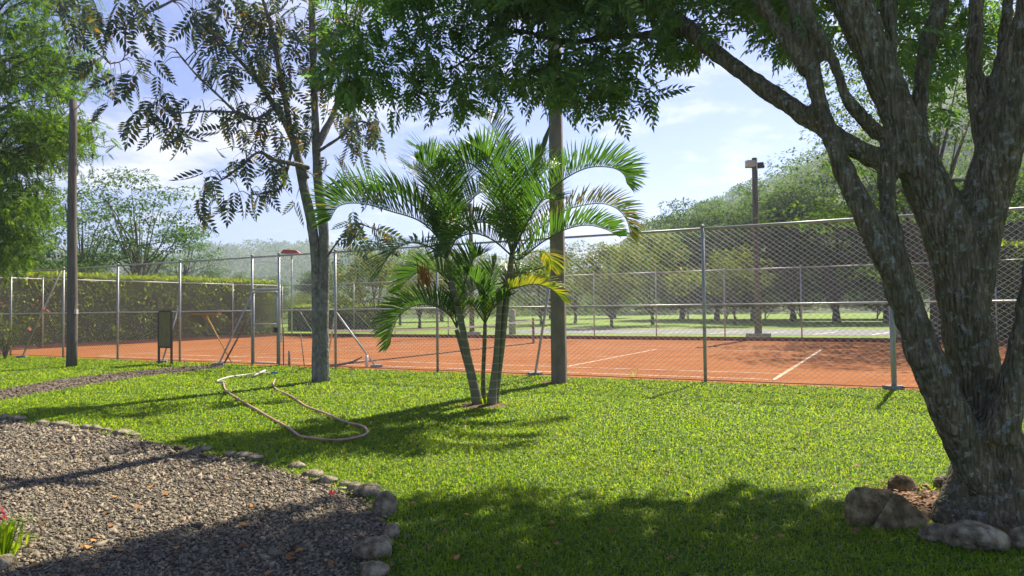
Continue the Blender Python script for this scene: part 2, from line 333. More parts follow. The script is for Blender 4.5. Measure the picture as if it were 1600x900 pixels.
# hills
def hill(name, x0, x1, y0, y1, nx, ny, hf, m_):
    X, Y = np.meshgrid(np.linspace(x0, x1, nx), np.linspace(y0, y1, ny)); Z = hf(X, Y)
    v = np.stack([X, Y, Z], -1).reshape(-1, 3)
    i = np.arange(ny-1)[:, None]*nx+np.arange(nx-1)[None]; i = i.ravel()
    return mobj(name, v, np.stack([i, i+1, i+1+nx, i+nx], 1), m_, smooth=True, kind='structure')
def bumpy(X, Y, k, a): return a*(np.sin(X*k+1.3)*np.cos(Y*k*.8)+.5*np.sin(X*k*2.3+Y*k*1.7+.5)+.3*np.sin(X*k*5.1-Y*k*3.9))
def hr(X, Y):
    t = np.clip((Y-105)/170, 0, 1); t = t*t*(3-2*t)
    u = X/np.maximum(Y, 60); ridge = np.interp(u, [-.6, .0, .10, .20, .28, .36, .45, .60, .9, 1.4], [0, 3, 10, 31, 39, 48, 61, 88, 110, 120])
    return ridge*t+bumpy(X, Y, .03, 1.6)*t-1.2
hill('hill_right', -60, 480, 100, 420, 110, 70, hr, M_hill)
def hl(X, Y):
    t = np.clip((Y-380)/420, 0, 1); t = t*t*(3-2*t); u = X/Y
    ridge = np.interp(u, [-1.2, -.8, -.62, -.5, -.42, -.35, -.28, -.2, -.1, .1, .4], [50, 66, 62, 60, 66, 72, 70, 62, 50, 40, 30])
    return ridge*t+bumpy(X, Y, .012, 3.5)*t-2
hill('hill_left', -1300, 400, 370, 1000, 120, 50, hl, M_hill)

# ------------------------------------------------------------------ lawn grass, gravel chips, litter
def shadow_px(P):                         # photo position of the spot that point P shades on the ground
    P = np.asarray(P); t = P[:, 2]/SUN_DIR[2]; g = P-SUN_DIR*t[:, None]; x, y, w = proj(g); return x, y, w, g
SOIL = [(G(752, 634)[:2], .42), (G(1450, 780)[:2], .40), (G(1560, 812)[:2], .62), (G(868, 598)[:2], .30)]
def lawn_points():
    out = []
    for y0, y1, dens, hs, ws in [(3.3, 5.2, 4000, .050, .0078), (5.2, 7.5, 3700, .050, .0085), (7.5, 10, 2200, .052, .011), (10, 13.5, 1250, .055, .0145), (13.5, 18, 700, .058, .019), (18, 30, 360, .06, .024)]:
        xm = .80*y1+1.2; A = 2*xm*(y1-y0); n = int(A*dens)
        P = np.stack([RNG.uniform(-xm, xm, n), RNG.uniform(y0, y1, n)], 1)
        ok = (np.abs(P[:, 0]) < .80*P[:, 1]+1.2) & (P@NA[:2] < D0+RNG.normal(-.02, .05, n))
        P = P[ok]; n = len(P); jit = RNG.normal(0, .05, (n, 2))
        k = ~inside(grav_poly, P+jit) & ~inside(path_poly, P+jit*1.6)
        for c, r in SOIL:
            dd = np.linalg.norm((P-c)*np.array([1, 1.1]), axis=1); k &= ~((dd < r*RNG.uniform(.75, 1.15, n)) & (RNG.random(n) < .93))
        wear = np.sin(P[:, 0]*1.3+2*np.sin(P[:, 1]*.7))*np.sin(P[:, 1]*1.1+1.5*np.sin(P[:, 0]*.9)); k &= ~((wear > .72) & (RNG.random(n) < .45))
        P = P[k]; out.append((P, np.full(len(P), hs), np.full(len(P), ws)))
    return [np.concatenate(q) for q in zip(*out)]
gp, gh, gw = lawn_points(); N = len(gp)
tuft = .75+.5*(np.sin(gp[:, 0]*2.1+np.sin(gp[:, 1]*1.7)*2)*np.cos(gp[:, 1]*2.6+gp[:, 0])*.5+.5)
h = gh*.80*tuft*RNG.uniform(.5, 1.35, N); w = gw*1.12*RNG.uniform(.7, 1.3, N); az = RNG.uniform(0, 2*math.pi, N); lean = RNG.beta(2, 1.5, N)*1.55
dirv = np.stack([np.cos(az), np.sin(az), np.zeros(N)], 1); sd = np.stack([-np.sin(az), np.cos(az), np.zeros(N)], 1)*(w/2)[:, None]
b = np.column_stack([gp, np.full(N, -.003)]); up = np.array([0, 0, 1.])
midp = b+up*(h*.62)[:, None]+dirv*(h*lean*.35)[:, None]; tip = b+up*(h*np.clip(1-.42*lean, .3, 1))[:, None]+dirv*(h*lean*1.1)[:, None]
V = np.stack([b-sd, b+sd, midp+sd*.85, midp-sd*.85, tip], 1).reshape(-1, 3)
i5 = (np.arange(N)*5)[:, None, None]; F = (np.array([[0, 1, 2], [0, 2, 3], [3, 2, 4]])[None]+i5).reshape(-1, 3)
mobj('lawn_grass', V, F, M_grass, kind='stuff', label='short bright green lawn grass in front of the court fence', cat='grass')

OCT = np.array([[1, 0, .1], [-1, 0, -.1], [.15, 1, 0], [-.1, -1, .05], [.1, .1, 1], [-.1, 0, -1]], float)
OCTF = np.array([[0, 2, 4], [2, 1, 4], [1, 3, 4], [3, 0, 4], [2, 0, 5], [1, 2, 5], [3, 1, 5], [0, 3, 5]])
TET = np.array([[1, -.6, -.5], [-1, -.5, -.3], [.1, 1.1, -.4], [.05, 0, .9]]); TETF = np.array([[0, 2, 1], [0, 1, 3], [1, 2, 3], [2, 0, 3]])
gx = []
for y0, y1, dens, sz in [(3.4, 5.5, 3900, .0110), (5.5, 7.5, 3000, .0122), (7.5, 12.5, 1300, .0165)]:
    xm = .80*y1+1.2; n = int(2*xm*(y1-y0)*dens); P = np.stack([RNG.uniform(-xm, xm, n), RNG.uniform(y0, y1, n)], 1)
    P = P[(np.abs(P[:, 0]) < .8*P[:, 1]+1.2)]; P = P[inside(grav_poly, P+RNG.normal(0, .05, P.shape))]; gx.append((P, np.full(len(P), sz)))
P, sz = [np.concatenate(q) for q in zip(*gx)]; N = len(P)
sz = sz*np.exp(RNG.normal(0, .48, N)); d = RNG.normal(0, 1, (N, 3)); d[:, 2] *= .5; Mx = frames(d, RNG.normal(0, .7, N))
Mx = Mx*np.stack([sz*RNG.uniform(.6, 1, N), sz*RNG.uniform(.8, 1.5, N), sz*RNG.uniform(.35, .75, N)], 1)[:, None, :]
v, f = scatter(TET, TETF, Mx, np.column_stack([P, RNG.uniform(.004, .018, N)]))
mobj('gravel', v, f, M_chip, kind='stuff', label='dark grey crushed gravel chips on the foreground path', cat='gravel')
# dirt path crumbs
n = 2600; bb = path_poly; P = np.stack([RNG.uniform(bb[:, 0].min(), bb[:, 0].max(), n*6), RNG.uniform(bb[:, 1].min(), bb[:, 1].max(), n*6)], 1); P = P[inside(path_poly, P)][:n]
sz = .022*np.exp(RNG.normal(0, .4, len(P))); Mx = frames(RNG.normal(0, 1, (len(P), 3)))*sz[:, None, None]*np.array([1, 1.2, .5])
v, f = scatter(OCT, OCTF, Mx, np.column_stack([P, np.full(len(P), .01)])); mobj('path_crumbs', v, f, M_dirt, kind='stuff', label='brown pebbles and earth crumbs on the narrow dirt path', cat='gravel')
# small broad-leaved weeds in the turf
wl = []
while len(wl) < 420:
    q = np.array([random.uniform(-9, 8), random.uniform(4.2, 14)])
    if q@NA[:2] < D0-.3 and not inside(grav_poly, q[None])[0]: wl.append(q)
ctr = np.repeat(np.array(wl), 6, 0); n = len(ctr); a_ = RNG.uniform(0, 6.28, n); d = np.stack([np.cos(a_), np.sin(a_), RNG.uniform(.15, .6, n)], 1)
v, f = scatter(np.array([[0, 0, 0], [.34, .5, .10], [0, 1, -.05], [-.34, .5, .10]]), np.array([[0, 1, 2, 3]]), frames(d)*(RNG.uniform(.025, .055, n))[:, None, None], np.column_stack([ctr, np.full(n, .018)]))
mobj('lawn_weeds', v, f, M_leafG, kind='stuff', label='small broad-leaved weeds dotted through the lawn', cat='weeds')
# fallen leaves
LF = np.array([[0, 0, 0], [.42, .35, .10], [.34, .8, .16], [0, 1.15, .05], [-.3, .75, .18], [-.4, .3, .12]]); LFF = np.array([[0, 1, 2], [0, 2, 3], [0, 3, 4], [0, 4, 5]])
def litter(spots, name, label, size=.05):
    T = np.array(spots); n = len(T); d = RNG.normal(0, 1, (n, 3)); d[:, 2] *= .2; s = size*RNG.uniform(.6, 1.4, n)
    v, f = scatter(LF, LFF, frames(d, RNG.normal(0, .4, n))*s[:, None, None], T); mobj(name, v, f, M_litter, kind='stuff', label=label, cat='leaves')
sp = [G(*p, .03) for p in [(40, 755), (85, 752), (90, 745), (160, 762), (235, 762), (255, 773), (165, 803), (175, 818), (70, 840), (130, 855), (140, 852), (20, 690), (490, 785), (520, 768), (470, 760), (55, 735), (213, 795), (150, 843), (100, 700), (300, 730), (120, 715), (350, 775), (420, 880), (470, 870), (452, 855), (390, 735), (500, 815)]]
for _ in range(45):
    q = G(random.uniform(0, 560), random.uniform(690, 895), .03)
    if inside(grav_poly, np.array([q[:2]]))[0]: sp.append(q)
litter(sp, 'fallen_leaves', 'orange and brown fallen leaves scattered on the gravel')
sp = [G(random.uniform(200, 1450), random.uniform(600, 890), .04) for _ in range(150)]+[G(640, 718, .05), (*G(880, 680)[:2], .05), (*G(1040, 745)[:2], .05), (*G(660, 716)[:2], .05)]
sp = [q for q in map(np.array, sp) if not inside(grav_poly, np.array([q[:2]]))[0]]
litter(sp, 'fallen_leaves', 'pale dry leaves lying on the lawn', .04)
soilb = []
for (c, r), nm, lb in zip(SOIL, ['soil_ring', 'soil_patch', 'soil_patch', 'soil_patch'], ['', '', '', '']):
    a = np.linspace(0, 2*math.pi, 24, endpoint=False); rr = r*(1+.12*np.sin(3*a+1)+.08*np.sin(5*a))
    vv = [(c[0], c[1], .035 if nm == 'soil_ring' else .02)]+[(c[0]+q*math.cos(t)*1.25, c[1]+q*math.sin(t), .003) for q, t in zip(rr, a)]
    mobj('bare_soil', vv, [(0, i+1, (i+1) % 24+1) for i in range(24)], M_soil, smooth=True, kind='structure')
sp = []
for _ in range(330):
    c, r = SOIL[1] if random.random() < .65 else SOIL[2]; a = random.uniform(0, 6.28); q = r*math.sqrt(random.random())*1.1; sp.append((c[0]+q*math.cos(a)*1.2, c[1]+q*math.sin(a), .03))
litter(sp, 'leaf_litter', 'brown leaf litter on the bare soil beside the big tree', .035)

# ------------------------------------------------------------------ court fences
def wires(L, H, z0=.06, dx=.105, slope=.75, r=.0030):
    mb = MB()
    for sgn in (1, -1):
        for k in np.arange(-H/slope, L, dx):
            if sgn > 0: x0, zz0, x1, zz1 = k, 0, k+H/slope, H
            else: x0, zz0, x1, zz1 = k, H, k+H/slope, 0
            def at(x): return zz0+(zz1-zz0)*(x-x0)/(x1-x0)
            a, b = max(x0, 0), min(x1, L)
            if b-a < .02: continue
            o = .003*sgn; j0, j1 = random.gauss(0, .005), random.gauss(0, .005)
            pts = np.array([[a, o, at(a)+z0+j0], [(a+b)/2, o+random.gauss(0, .012), (at(a)+at(b))/2+z0+random.gauss(0, .008)], [b, o, at(b)+z0+j1]]); mb.tube(pts, r, 3, False)
    return mb
def fence(posts, P0, ax, label, r_post=.035, mid=True, skip=(), wire_r=.0028, dx=.13, top=True):
    """posts: distances along ax from P0"""
    rz = math.atan2(ax[1], ax[0]); root = empty('chain_link_fence', P0, label, 'fence', rz=rz)
    for s in posts:
        mb = MB().tube([[s, 0, -.1], [s, 0, FH+.02]], r_post, 10)
        o = mb.build('post', M_steel, root, True); mobj_cap = MB().tube([[s, 0, FH+.02], [s, 0, FH+.05], [s, 0, FH+.065]], [r_post*1.25, r_post*1.2, r_post*.4], 10).build('post_cap', M_steel, o, True)
    for a, b in zip(posts[:-1], posts[1:]):
        L = b-a-2*r_post
        if L < .1: continue
        if top:
            MB().tube([[a+r_post, 0, FH-.02], [b-r_post, 0, FH-.02]], .026, 8).build('top_rail', M_steel, root, True)
        if (round(a, 2)) in skip: continue
        if mid: MB().tube([[a+r_post, .03, FH*.5], [b-r_post, .03, FH*.5]], .020, 8).build('mid_rail', M_steel, root, True)
        MB().tube([[a+r_post, 0, .05], [b-r_post, 0, .05]], .010, 6).build('bottom_wire', M_rust, root, True)
        w_ = wires(L, FH-.08, dx=dx, r=wire_r); w_.v = [q+np.array([a+r_post, 0, 0]) for q in w_.v]; w_.build('chain_link_mesh', M_wire, root)
    return root
near_px = [17, 99, 184, 281, 394, 436, 524, 683, 868, 1100, 1395]
ns = [S0, ]+[Sfence(p) for p in near_px]+[Sfence(1395)+3.5, ]
ns = sorted(ns); P0 = C(S0, D0); posts = [round(s-S0, 3) for s in ns]
gate_a = round(round(Sfence(394)-S0, 3), 2); gate_b = round(Sfence(436)-S0, 3)
near_f = fence(posts, P0, EA, 'tall near chain-link fence with steel posts between lawn and clay court', skip=(gate_a,))
# gate bay: mesh above the gate and the gate itself
ga = gate_a; L = gate_b-ga-.08
GH = 2.16
MB().tube([[ga+.035, 0, GH+.07], [gate_b-.035, 0, GH+.07]], .03, 8).build('gate_header', M_steel, near_f, True)
w_ = wires(L, FH-GH-.14, z0=GH+.1); w_.v = [q+np.array([ga+.04, 0, 0]) for q in w_.v]; w_.build('chain_link_mesh', M_wire, near_f)
gate = empty('fence_gate', C(S0+ga+.06, D0), 'narrow chain-link gate with steel frame in the near fence', 'gate', rz=math.atan2(EA[1], EA[0]))
W = L-.05
fr = MB().tube([[0, 0, .06], [0, 0, GH]], .024, 8).tube([[W, 0, .06], [W, 0, GH]], .024, 8); fr.build('stile', M_steel, gate, True)
for z in (.07, GH*.56, GH-.01): MB().tube([[.02, 0, z], [W-.02, 0, z]], .022, 8).build('rail', M_steel, gate, True)
w_ = wires(W-.04, GH-.12, z0=.09); w_.v = [q+np.array([.02, 0, 0]) for q in w_.v]; w_.build('chain_link_mesh', M_wire, gate)
MB().box((W-.03, -.04, 1.05), (.10, .05, .14)).build('latch', M_dark, gate)

fl = D1-D0
fence([0]+[3.55*k for k in range(1, 5)]+[fl], C(S0, D0+.06), NA, 'chain-link fence at the left end of the court in front of the clipped hedge', .028, False, dx=.13, wire_r=.0014)
far_px = [553, 617, 700, 790, 928, 1025, 1132, 1252, 1400]
fsx = [S0]+sorted(Sfence(p, D1+.25) for p in far_px)+[Sfence(1400, D1+.25)+3.4, S1]
fsx = [S0, S0+3.4]+[s for s in fsx[1:] if s > S0+5]
far_f = fence([round(s-S0, 3) for s in fsx], C(S0, D1+.25), EA, 'chain-link fence on the far side of the clay court before the parking strip', .030, True, dx=.14, wire_r=.0014)
fence([0]+[3.55*k for k in range(1, 5)]+[fl], C(S1, D0+.06), NA, 'chain-link fence at the right end of the court behind the big tree', .028, True, dx=.13, wire_r=.0014)

def brace(px, py, gx_, gy, label, m_=None, d=D0, r=.026, foot=True, off=0.):
    s = Sfence(px, d); r_ = ray(px, py); t = (d+off)/(r_@NA); top = r_*t+np.array([0, 0, EYE]); g = G(gx_, gy)
    root = empty('fence_brace', g, label, 'brace'); 
    MB().tube(np.array([[0, 0, .0], top-g]), r, 8).build('pipe', m_ or M_steel, root, True)
    if foot:
        MB().box((0, 0, .03), (.30, .22, .10), .3).build('footing', M_block, root)
brace(96, 421, 34, 559, 'long steel fence brace leaning right beside the wooden pole')
brace(17, 520, -2, 554, 'short steel fence brace at the far left edge')
brace(279, 480, 253, 567, 'steel brace behind the framed notice board')
brace(392, 463, 341, 571, 'grey steel brace leaning against the gate post')
brace(392, 490, 349, 570, 'brown rusty brace sharing a foot with the grey brace by the gate', M_rust, foot=False, off=.05)
brace(526, 489, 588, 574, 'steel brace sloping down right from the post behind the grey trunk')
brace(866, 400, 836, 587, 'steep steel brace just left of the square concrete pole', r=.03)
brace(1392, 480, 1396, 609, 'upright steel brace with concrete foot beside the leaning tree stem', r=.035)
brace(553, 484, 590, 524, 'distant steel brace on the far fence behind the net', d=D1+.25, foot=False)
brace(469, 487, 491, 523, 'distant steel brace at the far left corner of the court', d=D1+.25, foot=False)
brace(524, 489, 512, 560, 'steel brace on the court side of the post behind the grey trunk', off=.05, foot=False)

# ------------------------------------------------------------------ net
netA, netB = C(SN, DD0-.9), C(SN, DD1+1.2)
net = empty('tennis_net', C(SN, DD0-.9), 'sagging tennis net with pale tape across the clay court', 'net', rz=math.atan2(NA[1], NA[0]))
LN = np.linalg.norm(netB-netA)
for x in (0, LN): MB().tube([[x, 0, -.05], [x, 0, 1.12]], .055, 10).tube([[x, 0, 1.12], [x, 0, 1.14]], [.06, .02], 10).build('net_post', M_rust, net, True)
xs = np.linspace(.05, LN-.05, 30); zs = 1.05-.14*(1-((xs/LN-.5)*2)**2)
v = []; 
for x, z in zip(xs, zs): v += [(x, -.012, z-.05), (x, -.012, z+.012), (x, .012, z+.012), (x, .012, z-.05)]
f = [(i*4+k, i*4+(k+1) % 4, (i+1)*4+(k+1) % 4, (i+1)*4+k) for i in range(29) for k in range(4)]
mobj('tape', v, f, M_white, net)
mb = MB()
for x in np.arange(.1, LN-.1, .12):
    z = np.interp(x, xs, zs)-.05; mb.tube([[x, 0, .04], [x, 0, z]], .0011, 3, False)
for q in np.linspace(.06, .9, 8): mb.tube(np.column_stack([xs, 0*xs, zs*q]), .0011, 3, False)
mb.build('net_mesh', M_net, net, kind='stuff')
MB().tube(np.column_stack([xs, 0*xs, np.full(30, .03)]), .016, 5).build('bottom_rope', M_net, net)

# ------------------------------------------------------------------ poles and lamps
g = G(112, 573); tp = Q(111, 156, g[1]); H = tp[2]
root = empty('wooden_pole', g, 'weathered round wooden pole standing on the lawn at left', 'pole')
zz = np.linspace(-.1, H, 12); MB().tube(np.column_stack([.012*np.sin(zz), .0*zz, zz]), np.interp(zz, [0, H], [.15, .105]), 14).build('shaft', M_wood, root, True)
MB().tube([[.10, 0, H-.28], [.26, -.02, H-.12]], .012, 6).build('peg', M_dark, root)
for z in (1.05, 2.1): MB().tube([[0, 0, z], [0, 0, z+.02]], .152, 14).build('band', M_rust, root, True)
MB().box((.16, -.05, 1.65), (.07, .10, .14)).build('switch_box', M_lampw, root)
g = G(874, 598)
root = empty('concrete_pole', g, 'square grey concrete utility pole behind the palm', 'pole')
mb = MB(); hw0, hw1, Hc = .155, .115, 11.0
a = math.radians(-12); zs_ = np.linspace(-.1, Hc, 10); vv = []
for z in zs_:
    q = np.interp(z, [0, Hc], [hw0, hw1]); bq = q*.8
    for X, Y in [(-q, -bq), (-bq, -q), (bq, -q), (q, -bq), (q, bq), (bq, q), (-bq, q), (-q, bq)]: vv.append((X*math.cos(a)-Y*math.sin(a), X*math.sin(a)+Y*math.cos(a), z))
ff = [(i*8+k, i*8+(k+1) % 8, (i+1)*8+(k+1) % 8, (i+1)*8+k) for i in range(9) for k in range(8)]+[tuple(72+k for k in range(8))]
mobj('shaft', vv, ff, M_conc, root)
MB().box((0, -.02, Hc-.3), (1.3, .1, .12), a).build('crossarm', M_wood, root)

def floodlight(px, pbase, ptop, d, label, hoodmat, w=.22, two=False, m_=M_wood, lampsize=(.40, .26, .28)):
    r_ = ray(px, 480.); r_ = r_/(r_@NA)*d; g = np.array([r_[0], r_[1], 0]); H = Q(px, ptop, g[1])[2]
    root = empty('floodlight_pole', g, label, 'light pole')
    MB().tube([[0, 0, -.1], [0, 0, H*.5], [0, 0, H]], [w/2*1.15, w/2, w/2*.85], 12).build('shaft', m_, root, True)
    lw, ld, lh = lampsize
    a = math.atan2(-g[1], -g[0])+math.pi/2
    MB().box((0, -.02, H-.42), (.9, .1, .1), 0).build('bracket', M_dark, root)
    lamp = MB().box((-.28, -.22, H-.30), (lw, ld, lh), .25).build('lamp', hoodmat, root)
    MB().box((-.28-.03, -.22-ld/2-.02, H-.30), (lw*.85, .02, lh*.8), .25).build('lens', M_lampw, lamp)
    lamp = MB().box((.34, .15, H-.32), (lw*.7, ld, lh*.9), -.4).build('lamp', M_dark, root)
    MB().box((0, 0, .1), (.9, .7, .3), .2).build('footing', M_block, root)
    return root
floodlight(1184, 530, 247, 35.2, 'tall floodlight pole beyond the far fence, right of centre', M_lampw, .30)
floodlight(737, 523, 318, 35.0, 'floodlight pole seen through the palm fronds', M_dark, .26)
r_ = ray(456, 480.); r_ = r_/(r_@NA)*(D1+2.2); g = np.array([r_[0], r_[1], 0]); H = Q(456, 396, g[1])[2]
root = empty('light_pole', g, 'thin light pole with red hood at the far left corner', 'light pole')
MB().tube([[0, 0, -.1], [0, 0, H]], .05, 8).build('shaft', M_steel, root, True)
o = mobj('hood', [(-.7, -.3, H), (.6, -.3, H), (.6, .3, H), (-.7, .3, H), (-.5, -.14, H+.26), (.35, -.14, H+.2), (.35, .14, H+.2), (-.5, .14, H+.26)], [(3, 2, 1, 0), (4, 5, 6, 7), (0, 1, 5, 4), (1, 2, 6, 5), (2, 3, 7, 6), (3, 0, 4, 7)], M_lampr, root)
MB().box((0, 0, H-.04), (.8, .3, .06)).build('lamp_glass', M_lampw, o)
r_ = ray(822, 480.); r_ = r_/(r_@NA)*36; 
for px, d, h_, lb in [(800, 37.5, 1.5, 'short concrete bollard post beyond the far fence right of the palm'), (1398, 36, 1.2, 'short post behind the leaning stem')]:
    r_ = ray(px, 480.); r_ = r_/(r_@NA)*d; root = empty('bollard', (r_[0], r_[1], 0), lb, 'post')
    MB().tube([[0, 0, -.1], [0, 0, h_-.05], [0, 0, h_]], [.22, .21, .14], 10).build('shaft', M_block, root, True)

# ------------------------------------------------------------------ notice board, drag brush, stakes, branch, hose
g = G(258, 569); ax = math.atan2(EA[1], EA[0])
root = empty('notice_board', g, 'dark framed notice board on two legs before the left fence', 'board', rz=ax)
for x in (-.30, .30): MB().box((x, 0, .80), (.05, .05, 1.62)).build('leg', M_frame, root)
for z in (.52, 1.63): MB().box((0, 0, z), (.55, .05, .05)).build('frame_rail', M_frame, root)
MB().box((0, -.005, 1.075), (.55, .025, 1.06)).build('panel', M_board, root)
s = Sfence(343); b0 = C(s, D0+.45)
root = empty('drag_brush', b0, 'yellow handled court brush leaning upside down on the fence', 'brush')
r_ = ray(322, 492); hd = r_*((D0+.12)/(r_@NA))+np.array([0, 0, EYE])-b0
MB().tube([[0, 0, 0], hd], .020, 8).build('handle', M_yellow, root, True)
MB().tube([hd*.86, hd+EA*.16*0+NA*.0+np.array([-.12, 0, -.02])], .014, 6).build('strut', M_yellow, root, True)
MB().box(hd+np.array([0, 0, .03]), (1.25, .10, .075), ax, None).build('head', M_orange, root)
MB().box(hd+np.array([0, 0, .105]), (1.15, .07, .075), ax).build('bristles', M_bristle, root)
def stake(px, py0, py1, r, m_, name, label, lean=0., **k):
    g = G(px, py0); H = Q(px, py1, g[1])[2]
    root = empty(name, g, label, 'stake'); MB().tube([[0, 0, -.05], [lean*.5, 0, H*.5], [lean, .02, H]], r, 7).build('shaft', m_, root, True); return root, H
stake(443, 571, 512, .02, M_wood, 'wooden_stake', 'thin pale wooden stake with a scrap of white beside the gate')[0]
gq = G(443, 571); mobj('rag', [(gq[0]-.16, gq[1]-.03, .78), (gq[0]-.02, gq[1]-.03, .95), (gq[0]-.02, gq[1]-.035, .70), (gq[0]-.12, gq[1]-.06, .64)], [(0, 1, 2, 3)], M_white, label='small white rag tied to the thin stake by the gate', cat='rag')
stake(452, 572, 548, .035, M_rust, 'wooden_stake', 'short dark wooden stub right of the gate')
stake(476, 573, 520, .014, M_rust, 'wooden_stake', 'thin rusty rod left of the grey trunk', -.12)
stake(573, 575, 555, .045, M_white, 'pipe_stub', 'short white pipe stub at the foot of the sloping brace')
g = G(512, 571); pts = [G(512, 571, .04), G(528, 570, .05), G(545, 567, .10), G(556, 563, .20), G(565, 558, .30)]
MB().tube(spline(np.array(pts), 16), np.linspace(.045, .02, 16), 7).build('fallen_branch', M_wood, smooth=True, label='bare fallen branch lying at the fence behind the grey trunk', cat='branch')
def hose(pts, name, label, m_, r=.018, z=.030):
    w_ = np.array([np.append(G(x, y)[:2], z) for x, y in pts]); sp_ = spline(w_, len(pts)*8)
    sp_[:, 2] += .006*np.sin(np.arange(len(sp_))*.31); return MB().tube(sp_, r, 8).build(name, m_, smooth=True, label=label, cat='hose')
hose([(349, 600), (352, 611), (364, 620), (385, 634), (410, 648), (435, 663), (455, 675), (470, 685), (490, 689), (520, 691), (550, 689), (568, 684), (574, 676), (562, 668), (540, 662), (510, 650), (480, 638), (462, 626), (445, 617), (432, 610), (427, 603), (430, 594)], 'garden_hose', 'pinkish garden hose looped across the lawn', M_hose, .017)
hose([(352, 599), (341, 599), (342, 596), (360, 591), (385, 587), (410, 585.5), (424, 585.5)], 'garden_hose', 'pale upper stretch of hose ending in a blue connector', M_hose2, .022)
q = G(427, 585.5); MB().tube([[q[0]-.05, q[1], .045], [q[0]+.12, q[1], .045]], .03, 8).build('hose_connector', M_blue, label='blue plastic connector at the end of the pale hose', cat='connector')
MB().tube([G(395, 588, .05), G(405, 583, .07), G(414, 579, .09)], .028, 7).build('stick', M_hose2, smooth=True, label='pale stick crossing the upper stretch of hose', cat='stick')

# ------------------------------------------------------------------ stones
def stone(px, py, wpx, hpx, name, label, group, m_=None, seed=0, ang=0, sub=3, flat_=.8):
    """px, py: middle of the stone's foot"""
    rg = np.random.default_rng(seed); g = G(px, py); sc = g[1]/FPX; w, hh = wpx*sc/2*1.05, hpx*sc*(.95 if py > 765 else .7)
    import bmesh
    bm = bmesh.new(); bmesh.ops.create_icosphere(bm, subdivisions=sub, radius=1)
    k = rg.normal(0, 1, (7, 3)); ph = rg.uniform(0, 6, 7)
    planes = rg.normal(0, 1, (7 if ang == 0 else 9, 3)); planes /= np.linalg.norm(planes, axis=1)[:, None]; off = rg.uniform(.42, .75, len(planes)) if ang else rg.uniform(.68, .95, len(planes))
    for v in bm.verts:
        p = np.array(v.co)
        for n_, o_ in zip(planes, off):
            e_ = p@n_-o_
            if e_ > 0: p = p-n_*e_*(.97 if ang else .7)
        p = p*(1+.045*sum(math.sin(k[i]@p*(1.2+.6*i)+ph[i])/(1+.35*i) for i in range(7)))
        v.co = (p[0]*w, p[1]*w*flat_, p[2]*hh*.62)
    me = bpy.data.meshes.new(name); bm.to_mesh(me); bm.free()
    if not ang: me.polygons.foreach_set('use_smooth', np.ones(len(me.polygons), bool))
    me.materials.append(m_ or M_stone); o = bpy.data.objects.new(name, me); col.objects.link(o)
    o.location = (g[0], g[1]+w*.5, hh*(.36 if ang else .33)); o.rotation_euler = (0, 0, rg.uniform(-.3, .3)); return tag(o, label, 'stone' if not ang else 'boulder', group)
ORD = ['nearest', 'second', 'third', 'fourth', 'fifth', 'sixth', 'seventh', 'eighth', 'ninth', 'tenth', 'eleventh', 'twelfth', 'thirteenth', 'fourteenth', 'fifteenth', 'sixteenth', 'seventeenth', 'eighteenth', 'nineteenth', 'twentieth', 'twenty-first', 'twenty-second', 'twenty-third', 'twenty-fourth', 'twenty-fifth']
edge = [(582, 905, 46, 26), (581, 878, 60, 38), (598, 858, 28, 20), (611, 842, 28, 24), (600, 806, 36, 38), (572, 778, 48, 22), (552, 768, 26, 15), (538, 760, 18, 12), (511, 757, 30, 20), (486, 748, 34, 20), (462, 733, 28, 16), (395, 719, 26, 14), (378, 716, 32, 14), (358, 714, 20, 14), (312, 707, 32, 14), (208, 683, 18, 10), (187, 681, 34, 14), (165, 675, 18, 10), (146, 674, 20, 14), (132, 671, 18, 12), (108, 670, 22, 10), (88, 667, 26, 13), (64, 664, 20, 11), (23, 659, 24, 14), (4, 654, 16, 11)]
for i, (x, y, w, hh) in enumerate(edge):
    nth = 'nearest edging stone' if i == 0 else f'{ORD[i]} edging stone counted from the nearest'
    stone(x, y, w, hh, 'edging_stone', f'{nth}, rounded grey, along the gravel border', 'stones edging the gravel', seed=i+3, sub=3)
def hull_boulder(pts, label, seed):
    import bmesh
    rg = np.random.default_rng(seed); W = np.array([Q(x, y, Y) for x, y, Y in pts]); c = W.mean(0); c[2] = 0
    bm = bmesh.new(); [bm.verts.new(p-c) for p in W]; r_ = bmesh.ops.convex_hull(bm, input=bm.verts); bmesh.ops.delete(bm, geom=[q for q in r_['geom_interior'] if isinstance(q, bmesh.types.BMVert)], context='VERTS')
    bmesh.ops.bevel(bm, geom=bm.edges[:], offset=.018, segments=2, affect='EDGES', profile=.6); bmesh.ops.triangulate(bm, faces=bm.faces[:])
    for _ in range(2):
        bmesh.ops.subdivide_edges(bm, edges=[q for q in bm.edges if q.calc_length() > .05], cuts=1, use_grid_fill=True); bmesh.ops.triangulate(bm, faces=bm.faces[:])
    k = rg.normal(0, 1, (8, 3))*np.array([14, 14, 14])[None]; ph = rg.uniform(0, 6, 8)
    for v in bm.verts:
        p = np.array(v.co); d_ = sum(math.sin(k[q]@p+ph[q]) for q in range(8))*.0035; v.co = p+p/np.linalg.norm(p)*d_
    me = bpy.data.meshes.new('boulder'); bm.to_mesh(me); bm.free(); me.polygons.foreach_set('use_smooth', np.ones(len(me.polygons), bool)); me.materials.append(M_boulder)
    o = bpy.data.objects.new('boulder', me); col.objects.link(o); o.location = tuple(c); tag(o, label, 'boulder', 'boulders around the big tree')
y0 = G(1360, 822)[1]
